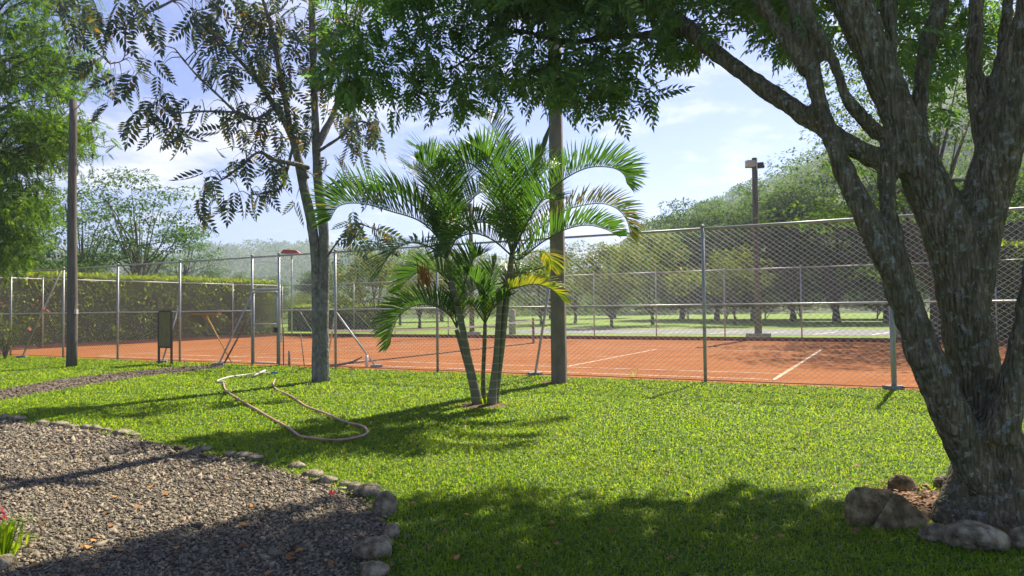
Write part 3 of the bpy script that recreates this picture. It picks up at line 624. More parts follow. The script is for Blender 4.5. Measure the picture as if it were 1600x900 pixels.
hull_boulder([(1319, 820, y0), (1321, 772, y0+.02), (1336, 759, y0+.08), (1392, 763, y0+.12), (1398, 780, y0+.02), (1385, 835, y0-.02), (1340, 838, y0-.05), (1325, 815, y0+.3), (1395, 815, y0+.35), (1350, 760, y0+.32), (1398, 775, y0+.3)], 'large blocky boulder on the lawn left of the big tree', 1)
hull_boulder([(1358, 832, y0-.1), (1375, 800, y0-.05), (1395, 768, y0+.04), (1412, 776, y0+.03), (1449, 811, y0), (1445, 830, y0-.02), (1400, 845, y0-.14), (1380, 842, y0-.14), (1440, 830, y0+.2), (1400, 775, y0+.22)], 'low slab boulder leaning against the blocky boulder', 2)
y1 = G(1410, 768)[1]
hull_boulder([(1386, 768, y1), (1386, 745, y1+.03), (1400, 738, y1+.06), (1422, 744, y1+.05), (1440, 764, y1), (1438, 774, y1-.02), (1395, 778, y1-.06), (1420, 776, y1-.06), (1390, 765, y1+.25), (1430, 765, y1+.25), (1410, 742, y1+.2)], 'lumpy boulder behind the slab boulder', 3)
stone(1482, 764, 34, 30, 'edging_stone', 'pale stone tucked behind the foot of the big trunk', 'stones around the big tree', seed=61)
stone(1468, 847, 44, 28, 'edging_stone', 'small rounded stone between slab boulder and long pale stone', 'stones around the big tree', seed=62)
stone(1537, 861, 92, 46, 'edging_stone', 'long pale oval stone in front of the big trunk', 'stones around the big tree', seed=63)
stone(1604, 858, 46, 36, 'edging_stone', 'rounded pale stone at the right edge before the big trunk', 'stones around the big tree', seed=64)
stone(0, 893, 34, 26, 'edging_stone', 'yellowish rounded stone at the bottom left corner', 'stones edging the gravel', seed=66)
stone(1311, 858, 8, 6, 'pebble', 'tiny pale pebble on the shaded lawn', 'pebbles', seed=67, sub=2)
stone(637, 843, 12, 9, 'pebble', 'small reddish pebble in the grass beside the edging stones', 'pebbles', m_=M_dirt, seed=68, sub=2)

# ------------------------------------------------------------------ foreground trees
def limb(mb, pts, seg=12, n=None, k=.93):        # points: photo x, photo y, distance, photo width
    W = np.array([np.append(Q(x, y, Y), w*k*Y/FPX/2) for x, y, Y, w in pts]); s_ = spline(W, n or len(pts)*5)
    mb.tube(s_[:, :3], np.maximum(s_[:, 3], .003), seg); return s_
def bake(o, voxel=None, smooth=2, disp=0., dscale=.3):   # joins the overlapping limbs into one skin
    if voxel:
        r_ = o.modifiers.new('remesh', 'REMESH'); r_.mode = 'VOXEL'; r_.voxel_size = voxel; r_.use_smooth_shade = True
        s_ = o.modifiers.new('smooth', 'SMOOTH'); s_.iterations = smooth; s_.factor = .5
    if disp:
        t = bpy.data.textures.new('bark_lumps', 'CLOUDS'); t.noise_scale = dscale; t.noise_depth = 3
        d_ = o.modifiers.new('lumps', 'DISPLACE'); d_.texture = t; d_.strength = disp; d_.texture_coords = 'LOCAL'
    dg = bpy.context.evaluated_depsgraph_get(); me = bpy.data.meshes.new_from_object(o.evaluated_get(dg)); o.modifiers.clear(); o.data = me; return o

base = G(1545, 808); BY = base[1]
big = empty('shade_tree', base, 'massive multi-stemmed shade tree with lichen-flecked bark at right', 'tree')
tb = MB(); L_ = {}
L_['main'] = limb(tb, [(1552, 830, BY+.05, 180), (1550, 780, BY+.05, 150), (1548, 700, BY+.05, 106), (1525, 600, BY+.08, 82), (1509, 500, BY+.1, 76), (1500, 430, BY+.12, 80), (1478, 350, BY+.15, 80), (1440, 270, BY+.2, 66), (1408, 190, BY+.25, 57), (1375, 110, BY+.3, 56), (1330, 0, BY+.4, 62), (1300, -90, BY+.5, 60), (1260, -260, BY+.8, 45), (1200, -480, BY+1.2, 26)], 18)
L_['right'] = limb(tb, [(1512, 470, BY+.1, 70), (1522, 400, BY+.1, 72), (1540, 310, BY+.1, 72), (1568, 220, BY+.05, 72), (1596, 130, BY, 70), (1622, 30, BY-.1, 74), (1680, -150, BY-.2, 60), (1760, -400, BY-.2, 36)], 16)
L_['left'] = limb(tb, [(1532, 760, BY-.1, 58), (1506, 690, BY-.1, 62), (1460, 590, BY-.1, 56), (1428, 510, BY-.05, 52), (1402, 440, BY, 48), (1376, 385, BY+.05, 44), (1345, 320, BY+.1, 38), (1318, 265, BY+.15, 33), (1294, 205, BY+.2, 28), (1276, 140, BY+.3, 26), (1262, 70, BY+.4, 27), (1240, 0, BY+.5, 30), (1210, -120, BY+.8, 24), (1150, -330, BY+1.3, 14)], 14)
limb(tb, [(1412, 445, BY, 40), (1400, 390, BY+.05, 34), (1388, 330, BY+.12, 30), (1386, 270, BY+.2, 30), (1395, 200, BY+.28, 34)], 12)
L_['cross'] = limb(tb, [(1425, 262, BY+.2, 44), (1372, 248, BY+.2, 36), (1320, 222, BY+.25, 33), (1270, 188, BY+.35, 32), (1200, 142, BY+.6, 30), (1140, 98, BY+.9, 27), (1100, 66, BY+1.1, 28), (1068, 38, BY+1.3, 26), (1020, 8, BY+1.6, 22), (940, -45, BY+2, 18), (820, -90, BY+2.4, 12), (700, -110, BY+2.8, 6)], 12)
L_['bough'] = limb(tb, [(1085, 56, BY+1.2, 20), (1050, 48, BY+1.35, 15), (1000, 56, BY+1.5, 13), (950, 57, BY+1.75, 12), (895, 66, BY+1.85, 11), (840, 54, BY+1.9, 10), (795, 50, BY+1.9, 9), (745, 80, BY+1.85, 8), (700, 108, BY+1.8, 6), (640, 98, BY+1.7, 5), (590, 118, BY+1.6, 3)], 8)
L_['b2'] = limb(tb, [(945, 57, BY+1.8, 9), (970, 40, BY+1.9, 8), (1000, 18, BY+2.1, 7), (1020, -30, BY+2.3, 5)], 6)
limb(tb, [(1045, 48, BY+1.35, 9), (1075, 35, BY+1.3, 9), (1110, 30, BY+1.25, 5)], 6)
L_['b3'] = limb(tb, [(800, 50, BY+1.9, 8), (760, 30, BY+1.9, 7), (700, 10, BY+1.85, 6), (620, 30, BY+1.75, 4), (540, 40, BY+1.5, 3)], 6)
L_['b4'] = limb(tb, [(880, 66, BY+1.85, 7), (850, 110, BY+1.8, 6), (880, 150, BY+1.8, 4), (940, 165, BY+1.7, 3)], 6)
L_['b5'] = limb(tb, [(745, 80, BY+1.85, 7), (700, 60, BY+1.85, 6), (630, 60, BY+1.7, 4), (560, 90, BY+1.5, 3)], 6)
limb(tb, [(1375, 212, BY+.25, 26), (1345, 182, BY+.22, 23), (1322, 150, BY+.2, 20), (1310, 115, BY+.22, 20), (1290, 72, BY+.28, 20), (1262, 18, BY+.35, 22), (1240, -80, BY+.5, 18), (1180, -260, BY+.7, 10)], 10)
limb(tb, [(1262, 112, BY+.35, 28), (1235, 70, BY+.4, 26), (1205, 28, BY+.5, 24), (1170, -30, BY+.6, 20), (1100, -170, BY+1, 12)], 10)
limb(tb, [(1395, 110, BY+.35, 20), (1392, 50, BY+.4, 20), (1388, -10, BY+.5, 26), (1380, -200, BY+.7, 14)], 9)
limb(tb, [(1440, 260, BY+.3, 30), (1436, 190, BY+.35, 26), (1441, 120, BY+.4, 26), (1452, 60, BY+.45, 30), (1470, -5, BY+.5, 28), (1490, -160, BY+.8, 18)], 10)
limb(tb, [(1538, 260, BY+.25, 30), (1528, 180, BY+.28, 27), (1523, 110, BY+.3, 26), (1526, 0, BY+.35, 24), (1540, -150, BY+.5, 16)], 10)
limb(tb, [(1529, 150, BY+.28, 14), (1516, 117, BY+.28, 17)], 8, 4)
limb(tb, [(1540, 190, BY+.2, 26), (1556, 120, BY+.25, 19), (1568, 70, BY+.3, 22), (1575, 10, BY+.35, 18), (1590, -100, BY+.5, 12)], 10)
limb(tb, [(1560, 690, BY-.2, 60), (1585, 590, BY-.25, 44), (1604, 500, BY-.3, 36), (1625, 380, BY-.35, 34), (1660, 200, BY-.4, 30), (1720, -50, BY-.5, 20)], 12)
for px, py, w in [(1480, 812, 44), (1510, 822, 60), (1600, 824, 60), (1640, 818, 50), (1560, 826, 60)]:
    limb(tb, [(1545+(px-1545)*.6, 740, BY, w*.9), (px, 800, BY-.06, w), (px+(px-1545)*.3, 832, BY-.14, w*.5)], 10)
trunk = tb.build('trunk', M_bark, None, True)
bake(trunk, .026, 2, .045, .16)
trunk.data.materials.clear(); trunk.data.materials.append(M_bark)
trunk.data.transform(Matrix.Translation(Vector(-base))); trunk.parent = big

def pinnate(R, pairs, L, w, droop=.25, fold=.25, end=True):
    v, f = [], []
    def rz(t): return np.array([0, R*t, -droop*R*t*t])
    def add(p, d, ln, wd):
        d = d/np.linalg.norm(d); s_ = np.cross(d, [0, 0, 1.]); s_ /= np.linalg.norm(s_)+1e-9; n_ = np.cross(s_, d); k = len(v)
        v.extend([p, p+d*ln*.42+s_*wd/2+n_*wd*fold, p+d*ln, p+d*ln*.42-s_*wd/2+n_*wd*fold]); f.append((k, k+1, k+2, k+3))
    for i in range(pairs):
        t = .18+.8*i/(pairs-1); q = math.sin(math.pi*(.22+.62*t))
        for sg in (-1, 1): add(rz(t), np.array([sg*1., .75, -.35-.3*t]), L*q, w*q**.5)
    if end: add(rz(1), np.array([0, 1., -.5]), L*.8, w*.8)
    k = len(v); v.extend([np.array([-.003, 0, 0]), np.array([.003, 0, 0]), rz(1)+np.array([.002, 0, 0]), rz(1)-np.array([.002, 0, 0])]); f.append((k, k+1, k+2, k+3))
    return np.array(v), np.array(f)

OUTL = np.array([(440, -40), (478, 60), (505, 130), (530, 178), (600, 190), (645, 205), (700, 195), (760, 200), (830, 195), (900, 185), (960, 195), (1015, 200), (1033, 178), (1015, 140), (990, 96), (1010, 92), (1050, 108), (1092, 122), (1112, 95), (1135, 58), (1170, 56), (1205, 80), (1225, 108), (1262, 92), (1290, 106), (1330, 92), (1360, 100), (1400, 130), (1415, 215), (1500, 230), (1525, 190), (1560, 90), (1600, 120), (2600, 130)], float)
SHB = np.array([(-2500, 1250), (-600, 1000), (30, 905), (120, 882), (250, 838), (400, 800), (540, 772), (600, 764), (660, 772), (800, 764), (870, 778), (960, 764), (1100, 764), (1200, 772), (1260, 778), (1330, 776), (1400, 800), (1480, 810), (1700, 790), (3000, 700)], float)
def canopy(n_clump, fn, per, spread, R):
    cs, ls = [], []
    for _ in range(n_clump):
        c = fn()
        if c is None: continue
        k = max(3, int(RNG.normal(per, per*.3))); p = c+RNG.normal(0, 1, (k, 3))*np.array(spread); cs.append(p); o = p-c; o[:, 2] = o[:, 2]*.5-R*.5+RNG.normal(0, .08, k); o += RNG.normal(0, .12, (k, 3)); ls.append(o)
    return np.concatenate(cs), np.concatenate(ls)
def keep_leaf(P, drop=22):
    x, y, w = proj(P); y = y+16*np.sin(x*.075+1)+10*np.sin(x*.19); d = drop*7/np.maximum(w, 2)
    ok = (w < .3) | (y+d < np.interp(x, OUTL[:, 0], OUTL[:, 1])) | (x < -60) | (x > 1700)
    sx, sy, sw, g = shadow_px(P); lim = np.interp(sx, SHB[:, 0], SHB[:, 1])
    return ok & ((sw < .6) | (sy > lim+4))
# leafy sprays along the left bough, in sight
dens = [(500, 60, 60, 70, 6), (560, 110, 60, 60, 9), (620, 60, 60, 60, 9), (600, 150, 50, 40, 7), (660, 150, 50, 40, 8), (700, 60, 60, 55, 9), (720, 150, 50, 40, 7), (770, 150, 45, 40, 6), (790, 60, 55, 45, 7), (830, 150, 40, 35, 6), (850, 30, 60, 35, 7), (870, 110, 45, 40, 5), (930, 130, 40, 45, 8), (985, 165, 38, 30, 8), (920, 20, 60, 28, 7), (960, 40, 40, 25, 5), (1000, 20, 50, 30, 7), (1040, 70, 40, 30, 6), (1080, 85, 25, 22, 6), (1090, 20, 50, 30, 7), (1150, 10, 50, 28, 7), (1200, 30, 40, 30, 7), (1225, 80, 22, 22, 4), (1290, 50, 35, 40, 8), (1350, 40, 30, 40, 5), (1420, 40, 30, 50, 7), (1430, 130, 25, 50, 6), (1480, 100, 25, 60, 7), (1500, 40, 30, 40, 6), (1560, 30, 40, 40, 7), (1470, 190, 30, 30, 4), (650, -10, 80, 30, 8), (800, -10, 80, 25, 8)]
wsum = np.cumsum([d_[4] for d_ in dens]); 
def spray():
    i = int(np.searchsorted(wsum, random.uniform(0, wsum[-1]))); x, y, rx, ry, _ = dens[i]; a = random.uniform(0, 6.28); q = math.sqrt(random.random())
    X, Y = x+rx*q*math.cos(a), y+ry*q*math.sin(a); dp = np.interp(X, [450, 600, 800, 1000, 1150, 1300, 1600], [6.7, 7.0, 7.2, 6.9, 6.4, 6.3, 6.0])+random.gauss(0, .35)
    if X > 1120: dp += abs(random.gauss(0, .9))
    return Q(X, Y-16, max(dp, 4.6))
P1, D1_ = canopy(225, spray, 12, (.13, .13, .035), .12)
# the rest of the crown, overhead
def overhead():
    a = random.uniform(0, 6.28); q = math.sqrt(random.random()); c = np.array([1.6+7.2*q*math.cos(a), 4.6+6.2*q*math.sin(a), 0]); c[2] = random.uniform(4.4, 6.0+2.6*(1-q)); return c
P2, D2_ = canopy(170, overhead, 9, (.22, .22, .10), .3)
# the part of the crown that throws the foreground shade
def shading():
    for _ in range(60):
        X = random.uniform(-250, 1500); yb = np.interp(X, SHB[:, 0], SHB[:, 1]); Yp = yb+8+abs(random.gauss(0, 1))*95 if random.random() < .6 else random.uniform(yb+8, 1250)
        g_ = G(X, Yp); z = random.uniform(4.5, 7.6); c = g_+SUN_DIR*z/SUN_DIR[2]; px, py, w_ = proj(c[None])
        if w_[0] > .3 and -60 < px[0] < 1680 and py[0] > -25: continue
        return c
P3, D3_ = canopy(560, shading, 8, (.16, .16, .06), .3)
P2, D2_ = np.concatenate([P2, P3]), np.concatenate([D2_, D3_])
x, y, w = proj(P2); k2 = (w < .3) | (y < -20) | (x < -80) | (x > 1690); P2, D2_ = P2[k2], D2_[k2]
P, D = np.concatenate([P1, P2]), np.concatenate([D1_, D2_]); k = keep_leaf(P); P, D = P[k], D[k]
n1 = int(k[:len(P1)].sum()); sc_ = RNG.uniform(.7, 1.25, len(P)); Fm = frames(D, RNG.normal(0, .5, len(P)))*sc_[:, None, None]
va, fa = scatter(*pinnate(.20, 5, .105, .034, .45), Fm[:n1], P[:n1]-base); vb, fb_ = scatter(*pinnate(.31, 7, .145, .037, .38), Fm[n1:], P[n1:]-base)
crown = mobj('crown', np.concatenate([va, vb]), np.concatenate([fa, fb_+len(va)]), M_leafA, big)
# twigs that carry the sprays
mb = MB(); nodes = np.concatenate([q[:, :3] for q in L_.values()])
for c in P1[k[:len(P1)]][::12]:
    dd = np.linalg.norm(nodes-c, axis=1); j = int(np.argmin(dd))
    if dd[j] < 1.3: mb.tube(spline(np.array([nodes[j], (nodes[j]+c)/2+np.array([0, 0, .08]), c]), 5)-base, np.linspace(.009, .003, 5), 4, False)
mb.build('twigs', M_bark, big, kind='stuff')

# ---- the sparse grey tree behind the lawn
b5 = G(501, 597); TY = b5[1]
tree5 = empty('sparse_tree', b5, 'slender grey-barked tree with sparse drooping compound leaves at left', 'tree')
tb = MB(); K_ = {}
K_['r'] = limb(tb, [(502, 602, TY, 34), (502, 585, TY, 28), (502, 500, TY, 25), (506, 430, TY, 19), (507, 390, TY, 17), (504, 340, TY, 17), (497, 285, TY, 16), (494, 222, TY, 14), (491, 150, TY, 12), (489, 80, TY, 12), (487, 0, TY, 11), (484, -120, TY, 8), (480, -260, TY, 4)], 12)
limb(tb, [(500, 597, TY, 28), (498, 500, TY+.02, 23), (495, 430, TY, 18), (492, 390, TY, 17), (486, 345, TY-.03, 17), (473, 285, TY-.05, 16), (466, 250, TY-.05, 14), (459, 222, TY-.1, 12), (445, 190, TY-.3, 12), (428, 165, TY-.5, 10), (405, 130, TY-.8, 8), (370, 90, TY-1.3, 6), (335, 55, TY-1.8, 5), (298, 27, TY-2.2, 4)], 12)
K_['a'] = limb(tb, [(478, 280, TY, 14), (460, 225, TY-.1, 10), (440, 130, TY-.4, 9), (425, 50, TY-.6, 7), (400, -30, TY-.8, 5), (360, -120, TY-1, 3)], 8)
K_['b'] = limb(tb, [(497, 225, TY, 14), (510, 200, TY+.2, 12), (522, 175, TY+.4, 10), (540, 120, TY+.6, 7), (560, 40, TY+.8, 5), (575, -60, TY+1, 3)], 8)
K_['c'] = limb(tb, [(482, 262, TY, 9), (462, 257, TY-.3, 8), (430, 250, TY-.7, 7), (404, 238, TY-1, 5), (378, 258, TY-1.4, 4), (345, 282, TY-1.8, 3), (320, 292, TY-2, 2)], 7)
K_['d'] = limb(tb, [(430, 168, TY-.5, 6), (400, 185, TY-.9, 5), (368, 176, TY-1.4, 4), (320, 174, TY-1.9, 3.5), (268, 178, TY-2.3, 2)], 6)
K_['e'] = limb(tb, [(400, 190, TY-.9, 5), (372, 178, TY-1.3, 4), (342, 150, TY-1.7, 4), (305, 115, TY-2.1, 3), (273, 76, TY-2.4, 2)], 6)
K_['f'] = limb(tb, [(425, -20, TY-.7, 6), (340, -40, TY-1.6, 6), (275, -2, TY-2.4, 5), (228, 22, TY-2.8, 4), (198, 40, TY-3, 3), (194, 90, TY-3, 2.5), (172, 100, TY-3.1, 2)], 6)
K_['g'] = limb(tb, [(275, -2, TY-2.4, 4), (200, -30, TY-3, 4), (120, -5, TY-3.4, 3), (90, 20, TY-3.6, 2)], 6)
K_['h'] = limb(tb, [(460, 222, TY-.1, 6), (440, 290, TY-.5, 4), (420, 300, TY-.7, 3), (390, 305, TY-1, 2)], 6)
K_['i'] = limb(tb, [(508, 295, TY-.1, 4), (525, 285, TY-.5, 3), (548, 290, TY-.8, 2.5), (590, 320, TY-1, 2)], 6)
K_['j'] = limb(tb, [(512, 400, TY-.1, 4), (530, 375, TY-.6, 3), (555, 350, TY-.9, 2.5), (590, 360, TY-1.1, 2)], 6)
K_['k'] = limb(tb, [(500, 235, TY, 6), (530, 215, TY-.3, 5), (560, 190, TY-.5, 4), (590, 200, TY-.6, 2)], 6)
trunk = tb.build('trunk', M_bark2, None, True); bake(trunk, None, 0, .03, .18)
trunk.data.transform(Matrix.Translation(Vector(-b5))); trunk.parent = tree5
# hanging leaves: photo x, y, reach, count, nearer by
lf = [(95, 15, 26, 8, 3.6), (130, 35, 25, 10, 3.4), (110, 60, 15, 4, 3.5), (165, 40, 25, 9, 3.1), (200, 15, 30, 9, 2.9), (235, 40, 22, 5, 2.8), (150, 115, 14, 5, 3.1), (175, 125, 16, 6, 3.1), (205, 120, 14, 5, 3), (168, 165, 8, 2, 3), (196, 195, 6, 1, 2.9), (235, 105, 18, 5, 2.5), (240, 165, 25, 9, 2.4), (225, 185, 12, 4, 2.4), (250, 205, 14, 4, 2.3), (285, 215, 15, 5, 2.2), (305, 170, 16, 4, 2), (330, 110, 25, 6, 1.9), (360, 110, 25, 8, 1.6), (300, 45, 16, 5, 2.2), (315, 30, 18, 6, 2), (345, 20, 25, 9, 1.8), (400, 30, 35, 22, 1), (450, 40, 40, 26, .6), (520, 50, 40, 22, 0), (480, 110, 40, 20, .3), (410, 110, 35, 18, .9), (370, 60, 30, 12, 1.5), (440, 170, 35, 18, .6), (390, 190, 28, 14, 1), (350, 200, 20, 7, 1.5), (420, 230, 30, 13, .8), (380, 250, 25, 8, 1.2), (470, 210, 25, 8, .3), (530, 130, 35, 14, -.2), (540, 200, 22, 9, .3), (570, 195, 22, 10, .5), (555, 225, 18, 7, .5), (595, 205, 12, 5, .6), (520, 250, 14, 4, .4), (330, 285, 14, 4, 1.9), (310, 310, 12, 3, 2), (322, 330, 8, 3, 2), (345, 305, 14, 4, 1.8), (368, 310, 14, 4, 1.6), (425, 305, 14, 4, .8), (400, 310, 18, 5, 1), (460, 320, 8, 3, .4), (450, 270, 22, 6, .5), (540, 285, 12, 4, .7), (575, 305, 14, 5, .9), (565, 365, 18, 7, 1), (590, 370, 14, 6, 1.1), (545, 350, 12, 4, .8), (480, -40, 90, 45, .4), (330, -50, 90, 30, 1.6), (180, -40, 90, 20, 3)]
C5, D5 = [], []; nodes = np.concatenate([q[:, :3] for q in K_.values()]); mb = MB()
for x, y, rr, n_, dz in lf:
    for _ in range(int(n_*1.1+.5)):
        p = Q(x+random.gauss(0, rr*.6), y-10+random.gauss(0, rr*.6), TY-dz+random.gauss(0, .35)); C5.append(p)
        D5.append([random.gauss(0, .55), random.gauss(0, .55), -random.uniform(.35, 1.4)])
        j = int(np.argmin(np.linalg.norm(nodes-p, axis=1)))
        if random.random() < .6: mb.tube(spline(np.array([nodes[j], (nodes[j]*.5+p*.5)+np.array([0, 0, .12]), p]), 6)-b5, np.linspace(.011, .003, 6), 4, False)
C5, D5 = np.array(C5), np.array(D5)
tv, tf = pinnate(.54, 6, .215, .075, .15, .12); sc_ = RNG.uniform(.65, 1.15, len(C5))
v, f = scatter(tv, tf, frames(D5, RNG.uniform(-1.5, 1.5, len(C5)), RNG.normal(0, 1, (len(C5), 3)))*sc_[:, None, None], C5-b5)
mobj('crown', v, f, M_leafB, tree5); mb.build('twigs', M_bark2, tree5, kind='stuff')

# ------------------------------------------------------------------ the areca palm
bp = G(757, 632); PY = bp[1]
palm = empty('areca_palm', bp, 'clump of slender ringed palm stems with arching green fronds', 'palm')
for pts in [[(747, 634, PY-.1, 24), (742, 610, PY-.1, 21), (732, 565, PY-.1, 17), (722, 510, PY-.1, 14), (712, 465, PY-.1, 14), (703, 430, PY-.1, 12), (697, 400, PY-.1, 9)],
            [(743, 632, PY+.05, 12), (734, 590, PY+.1, 10), (722, 545, PY+.12, 10), (713, 515, PY+.12, 9)],
            [(756, 630, PY+.1, 12), (755, 590, PY+.1, 9), (757, 540, PY+.1, 9), (758, 505, PY+.1, 8)],
            [(768, 634, PY-.12, 22), (770, 610, PY-.12, 18), (775, 560, PY-.1, 13), (779, 500, PY-.1, 12), (782, 450, PY-.1, 12)],
            [(772, 632, PY, 18), (778, 590, PY, 14), (785, 530, PY, 14), (791, 470, PY, 14), (797, 425, PY, 13), (800, 395, PY, 10)]]:
    t_ = MB(); limb(t_, pts, 12, 24, .74); o = t_.build('stem', M_pstem, None, True); o.data.transform(Matrix.Translation(Vector(-bp))); o.parent = palm
def frond(pts, L, m_=None, v_up=40, n_=44, fw=.75, dry=None, droopy=.16, start=.10):
    """pts: photo x, y and distance offset of the midrib"""
    W = np.array([Q(x, y, PY+o) for x, y, o in pts])-bp; S = spline(W, 40)
    t_ = MB(); t_.tube(S, np.linspace(.016, .004, 40), 6)
    T = np.gradient(S, axis=0); T /= np.linalg.norm(T, axis=1)[:, None]
    rs = random.uniform(0, 6); lv, ff = [], []
    n_ = int(n_*1.5)
    for i in range(n_):
        t = start+(1-start)*(i+.3)/n_; q = t*39; j = min(int(q), 38); p = S[j]+(S[j+1]-S[j])*(q-j); tg = T[j]
        sd_ = np.cross(tg, [0, 0, 1.]); nr = np.linalg.norm(sd_); sd_ = sd_/nr if nr > .15 else np.array([0, 1., 0]); up_ = np.cross(sd_, tg)
        if up_[2] < 0: up_ = -up_
        tt = (t-start)/(1-start); ln = 1.2*L*(.50+.50*math.sin(math.pi*min(1, .15+.78*tt)))*(1-.45*max(0, tt-.75)/.25)*random.uniform(.9, 1.08)
        for sg in (-1, 1):
            va = math.radians(v_up+random.gauss(0, 7)); f_ = fw+.5*t+random.gauss(0, .06)
            d = (sd_*sg*math.cos(va)+up_*math.sin(va))+tg*f_; d /= np.linalg.norm(d)
            wv = np.cross(d, up_*math.cos(va)-sd_*sg*math.sin(va)); wv /= np.linalg.norm(wv)+1e-9; w_ = .0125*random.uniform(.8, 1.2); dr = np.array([0, 0, -ln*droopy*random.uniform(.4, 1.6)])
            a, b_, c_ = p, p+d*ln*.45+dr*.15, p+d*ln+dr; k = len(lv)
            lv += [a-wv*w_*.4, a+wv*w_*.4, b_+wv*w_, b_-wv*w_, p+d*ln*.8+dr*.6+wv*w_*.6, p+d*ln*.8+dr*.6-wv*w_*.6, c_]
            ff += [(k, k+1, k+2, k+3), (k+3, k+2, k+4, k+5), (k+5, k+4, k+6)]
    rib = t_.build('frond', M_crownsh, palm, True); mobj('leaflets', lv, ff, m_ or M_palm, rib); return rib
A_, B_ = (697, 405), (800, 400)
frond([(*A_, -.1), (680, 360, -.1), (650, 325, -.1), (615, 300, -.1), (585, 300, -.1)], .6, v_up=40, n_=42)
frond([(*A_, -.1), (698, 350, -.4), (688, 300, -.7), (670, 262, -.9), (650, 250, -1.1)], .6, v_up=30, n_=42)
frond([(*A_, -.1), (712, 355, .2), (735, 315, .4), (755, 300, .6), (778, 310, .8)], .55, v_up=40, n_=38)
frond([(*B_, 0), (792, 345, -.4), (782, 290, -.7), (762, 245, -1.), (735, 225, -1.2)], .62, v_up=30, n_=44)
frond([(*B_, 0), (815, 350, .3), (832, 300, .5), (850, 268, .7), (872, 262, .9)], .58, v_up=40, n_=42)
frond([(*A_, -.1), (684, 372, -.2), (655, 345, -.35), (610, 330, -.5), (565, 318, -.65), (530, 322, -.75), (515, 345, -.8)], .72, v_up=58, n_=52, fw=.35)
frond([(*A_, -.1), (690, 350, .1), (672, 300, .3), (655, 272, .5), (640, 262, .6)], .62, v_up=25)
frond([(*A_, -.1), (694, 340, 0), (690, 285, .1), (672, 245, .2), (650, 232, .4)], .60, v_up=30)
frond([(*A_, -.1), (708, 340, -.2), (722, 290, -.3), (745, 255, -.5), (770, 240, -.7)], .62, v_up=28)
frond([(*A_, -.1), (670, 385, -.4), (640, 380, -.7), (610, 395, -.9), (590, 430, -1.)], .50, v_up=15, n_=34)
frond([(*A_, -.1), (715, 370, -.4), (740, 350, -.7), (765, 350, -.9), (785, 372, -1.1)], .5, v_up=45, n_=34)
frond([(*A_, -.1), (700, 345, .4), (705, 290, .8), (715, 250, 1.1), (735, 228, 1.4)], .6, v_up=35)
frond([(*B_, 0), (822, 350, -.1), (850, 308, -.2), (885, 278, -.35), (920, 262, -.45), (955, 262, -.55), (974, 272, -.6), (980, 288, -.6)], .54, v_up=62, n_=54, fw=.30)
frond([(*B_, 0), (812, 405, -.2), (845, 380, -.35), (880, 360, -.5), (915, 352, -.6), (945, 358, -.7), (968, 370, -.75)], .46, v_up=60, n_=44, fw=.45)
frond([(*B_, 0), (840, 360, .2), (880, 330, .4), (930, 318, .55), (960, 324, .6), (978, 342, .65), (986, 370, .65)], .44, M_palmd, v_up=55, n_=46, fw=.45)
frond([(*B_, 0), (800, 340, .1), (795, 280, .2), (780, 225, .3), (765, 190, .4), (745, 180, .5)], .66, v_up=25, n_=48)
frond([(*B_, 0), (785, 350, -.2), (765, 300, -.4), (745, 262, -.5), (715, 250, -.7), (690, 262, -.8)], .62, v_up=35, n_=46)
frond([(*B_, 0), (808, 345, -.2), (815, 300, -.4), (828, 262, -.6), (845, 240, -.7)], .60, v_up=30, n_=44)
frond([(*B_, 0), (818, 360, -.5), (835, 330, -.9), (850, 312, -1.2), (868, 312, -1.5)], .56, v_up=38, n_=40)
frond([(*B_, 0), (788, 350, .4), (780, 300, .8), (785, 255, 1.1), (800, 222, 1.4)], .6, v_up=30)
frond([(*B_, 0), (770, 375, -.4), (740, 365, -.7), (712, 375, -.9), (690, 400, -1.1)], .5, v_up=40, n_=36)
frond([(*B_, 0), (825, 395, .5), (845, 392, .7), (858, 402, .9), (862, 420, 1.)], .36, M_palmy, v_up=5, n_=26)
frond([(788, 455, -.1), (805, 450, -.2), (835, 444, -.3), (862, 452, -.4), (882, 472, -.45)], .34, M_palmy, v_up=45, n_=34, fw=.6)
frond([(786, 455, -.1), (800, 435, .1), (822, 428, .3), (848, 436, .4)], .36, v_up=40, n_=28)
c1 = (714, 512)
frond([(*c1, .1), (702, 492, 0), (680, 478, -.1), (655, 476, -.2), (632, 486, -.3), (616, 508, -.35), (609, 540, -.4)], .48, v_up=58, n_=44, fw=.40)
frond([(*c1, .1), (708, 470, .1), (695, 435, .1), (672, 420, .1), (645, 430, .1), (622, 455, .1)], .5, v_up=50, n_=38)
frond([(*c1, .1), (720, 470, .0), (730, 430, -.1), (740, 405, -.2), (752, 398, -.3)], .52, v_up=40, n_=38)
frond([(*c1, .1), (722, 480, .3), (738, 455, .5), (758, 450, .7), (775, 465, .8)], .42, v_up=35, n_=30)
c2 = (758, 505)
frond([(*c2, .1), (752, 470, .05), (742, 440, 0), (725, 425, -.1)], .40, v_up=35, n_=30)
frond([(*c2, .1), (762, 465, .1), (768, 430, .2), (776, 405, .2)], .40, v_up=30, n_=30)
frond([(*c2, .1), (770, 482, -.1), (785, 468, -.2), (798, 462, -.3)], .32, v_up=30, n_=24)
frond([(*c2, .1), (745, 485, -.2), (735, 475, -.4), (722, 478, -.5)], .30, v_up=30, n_=22)
frond([(*B_, 0), (808, 425, .3), (800, 440, .4), (780, 420, .5), (762, 425, .6)], .34, v_up=20, n_=24)
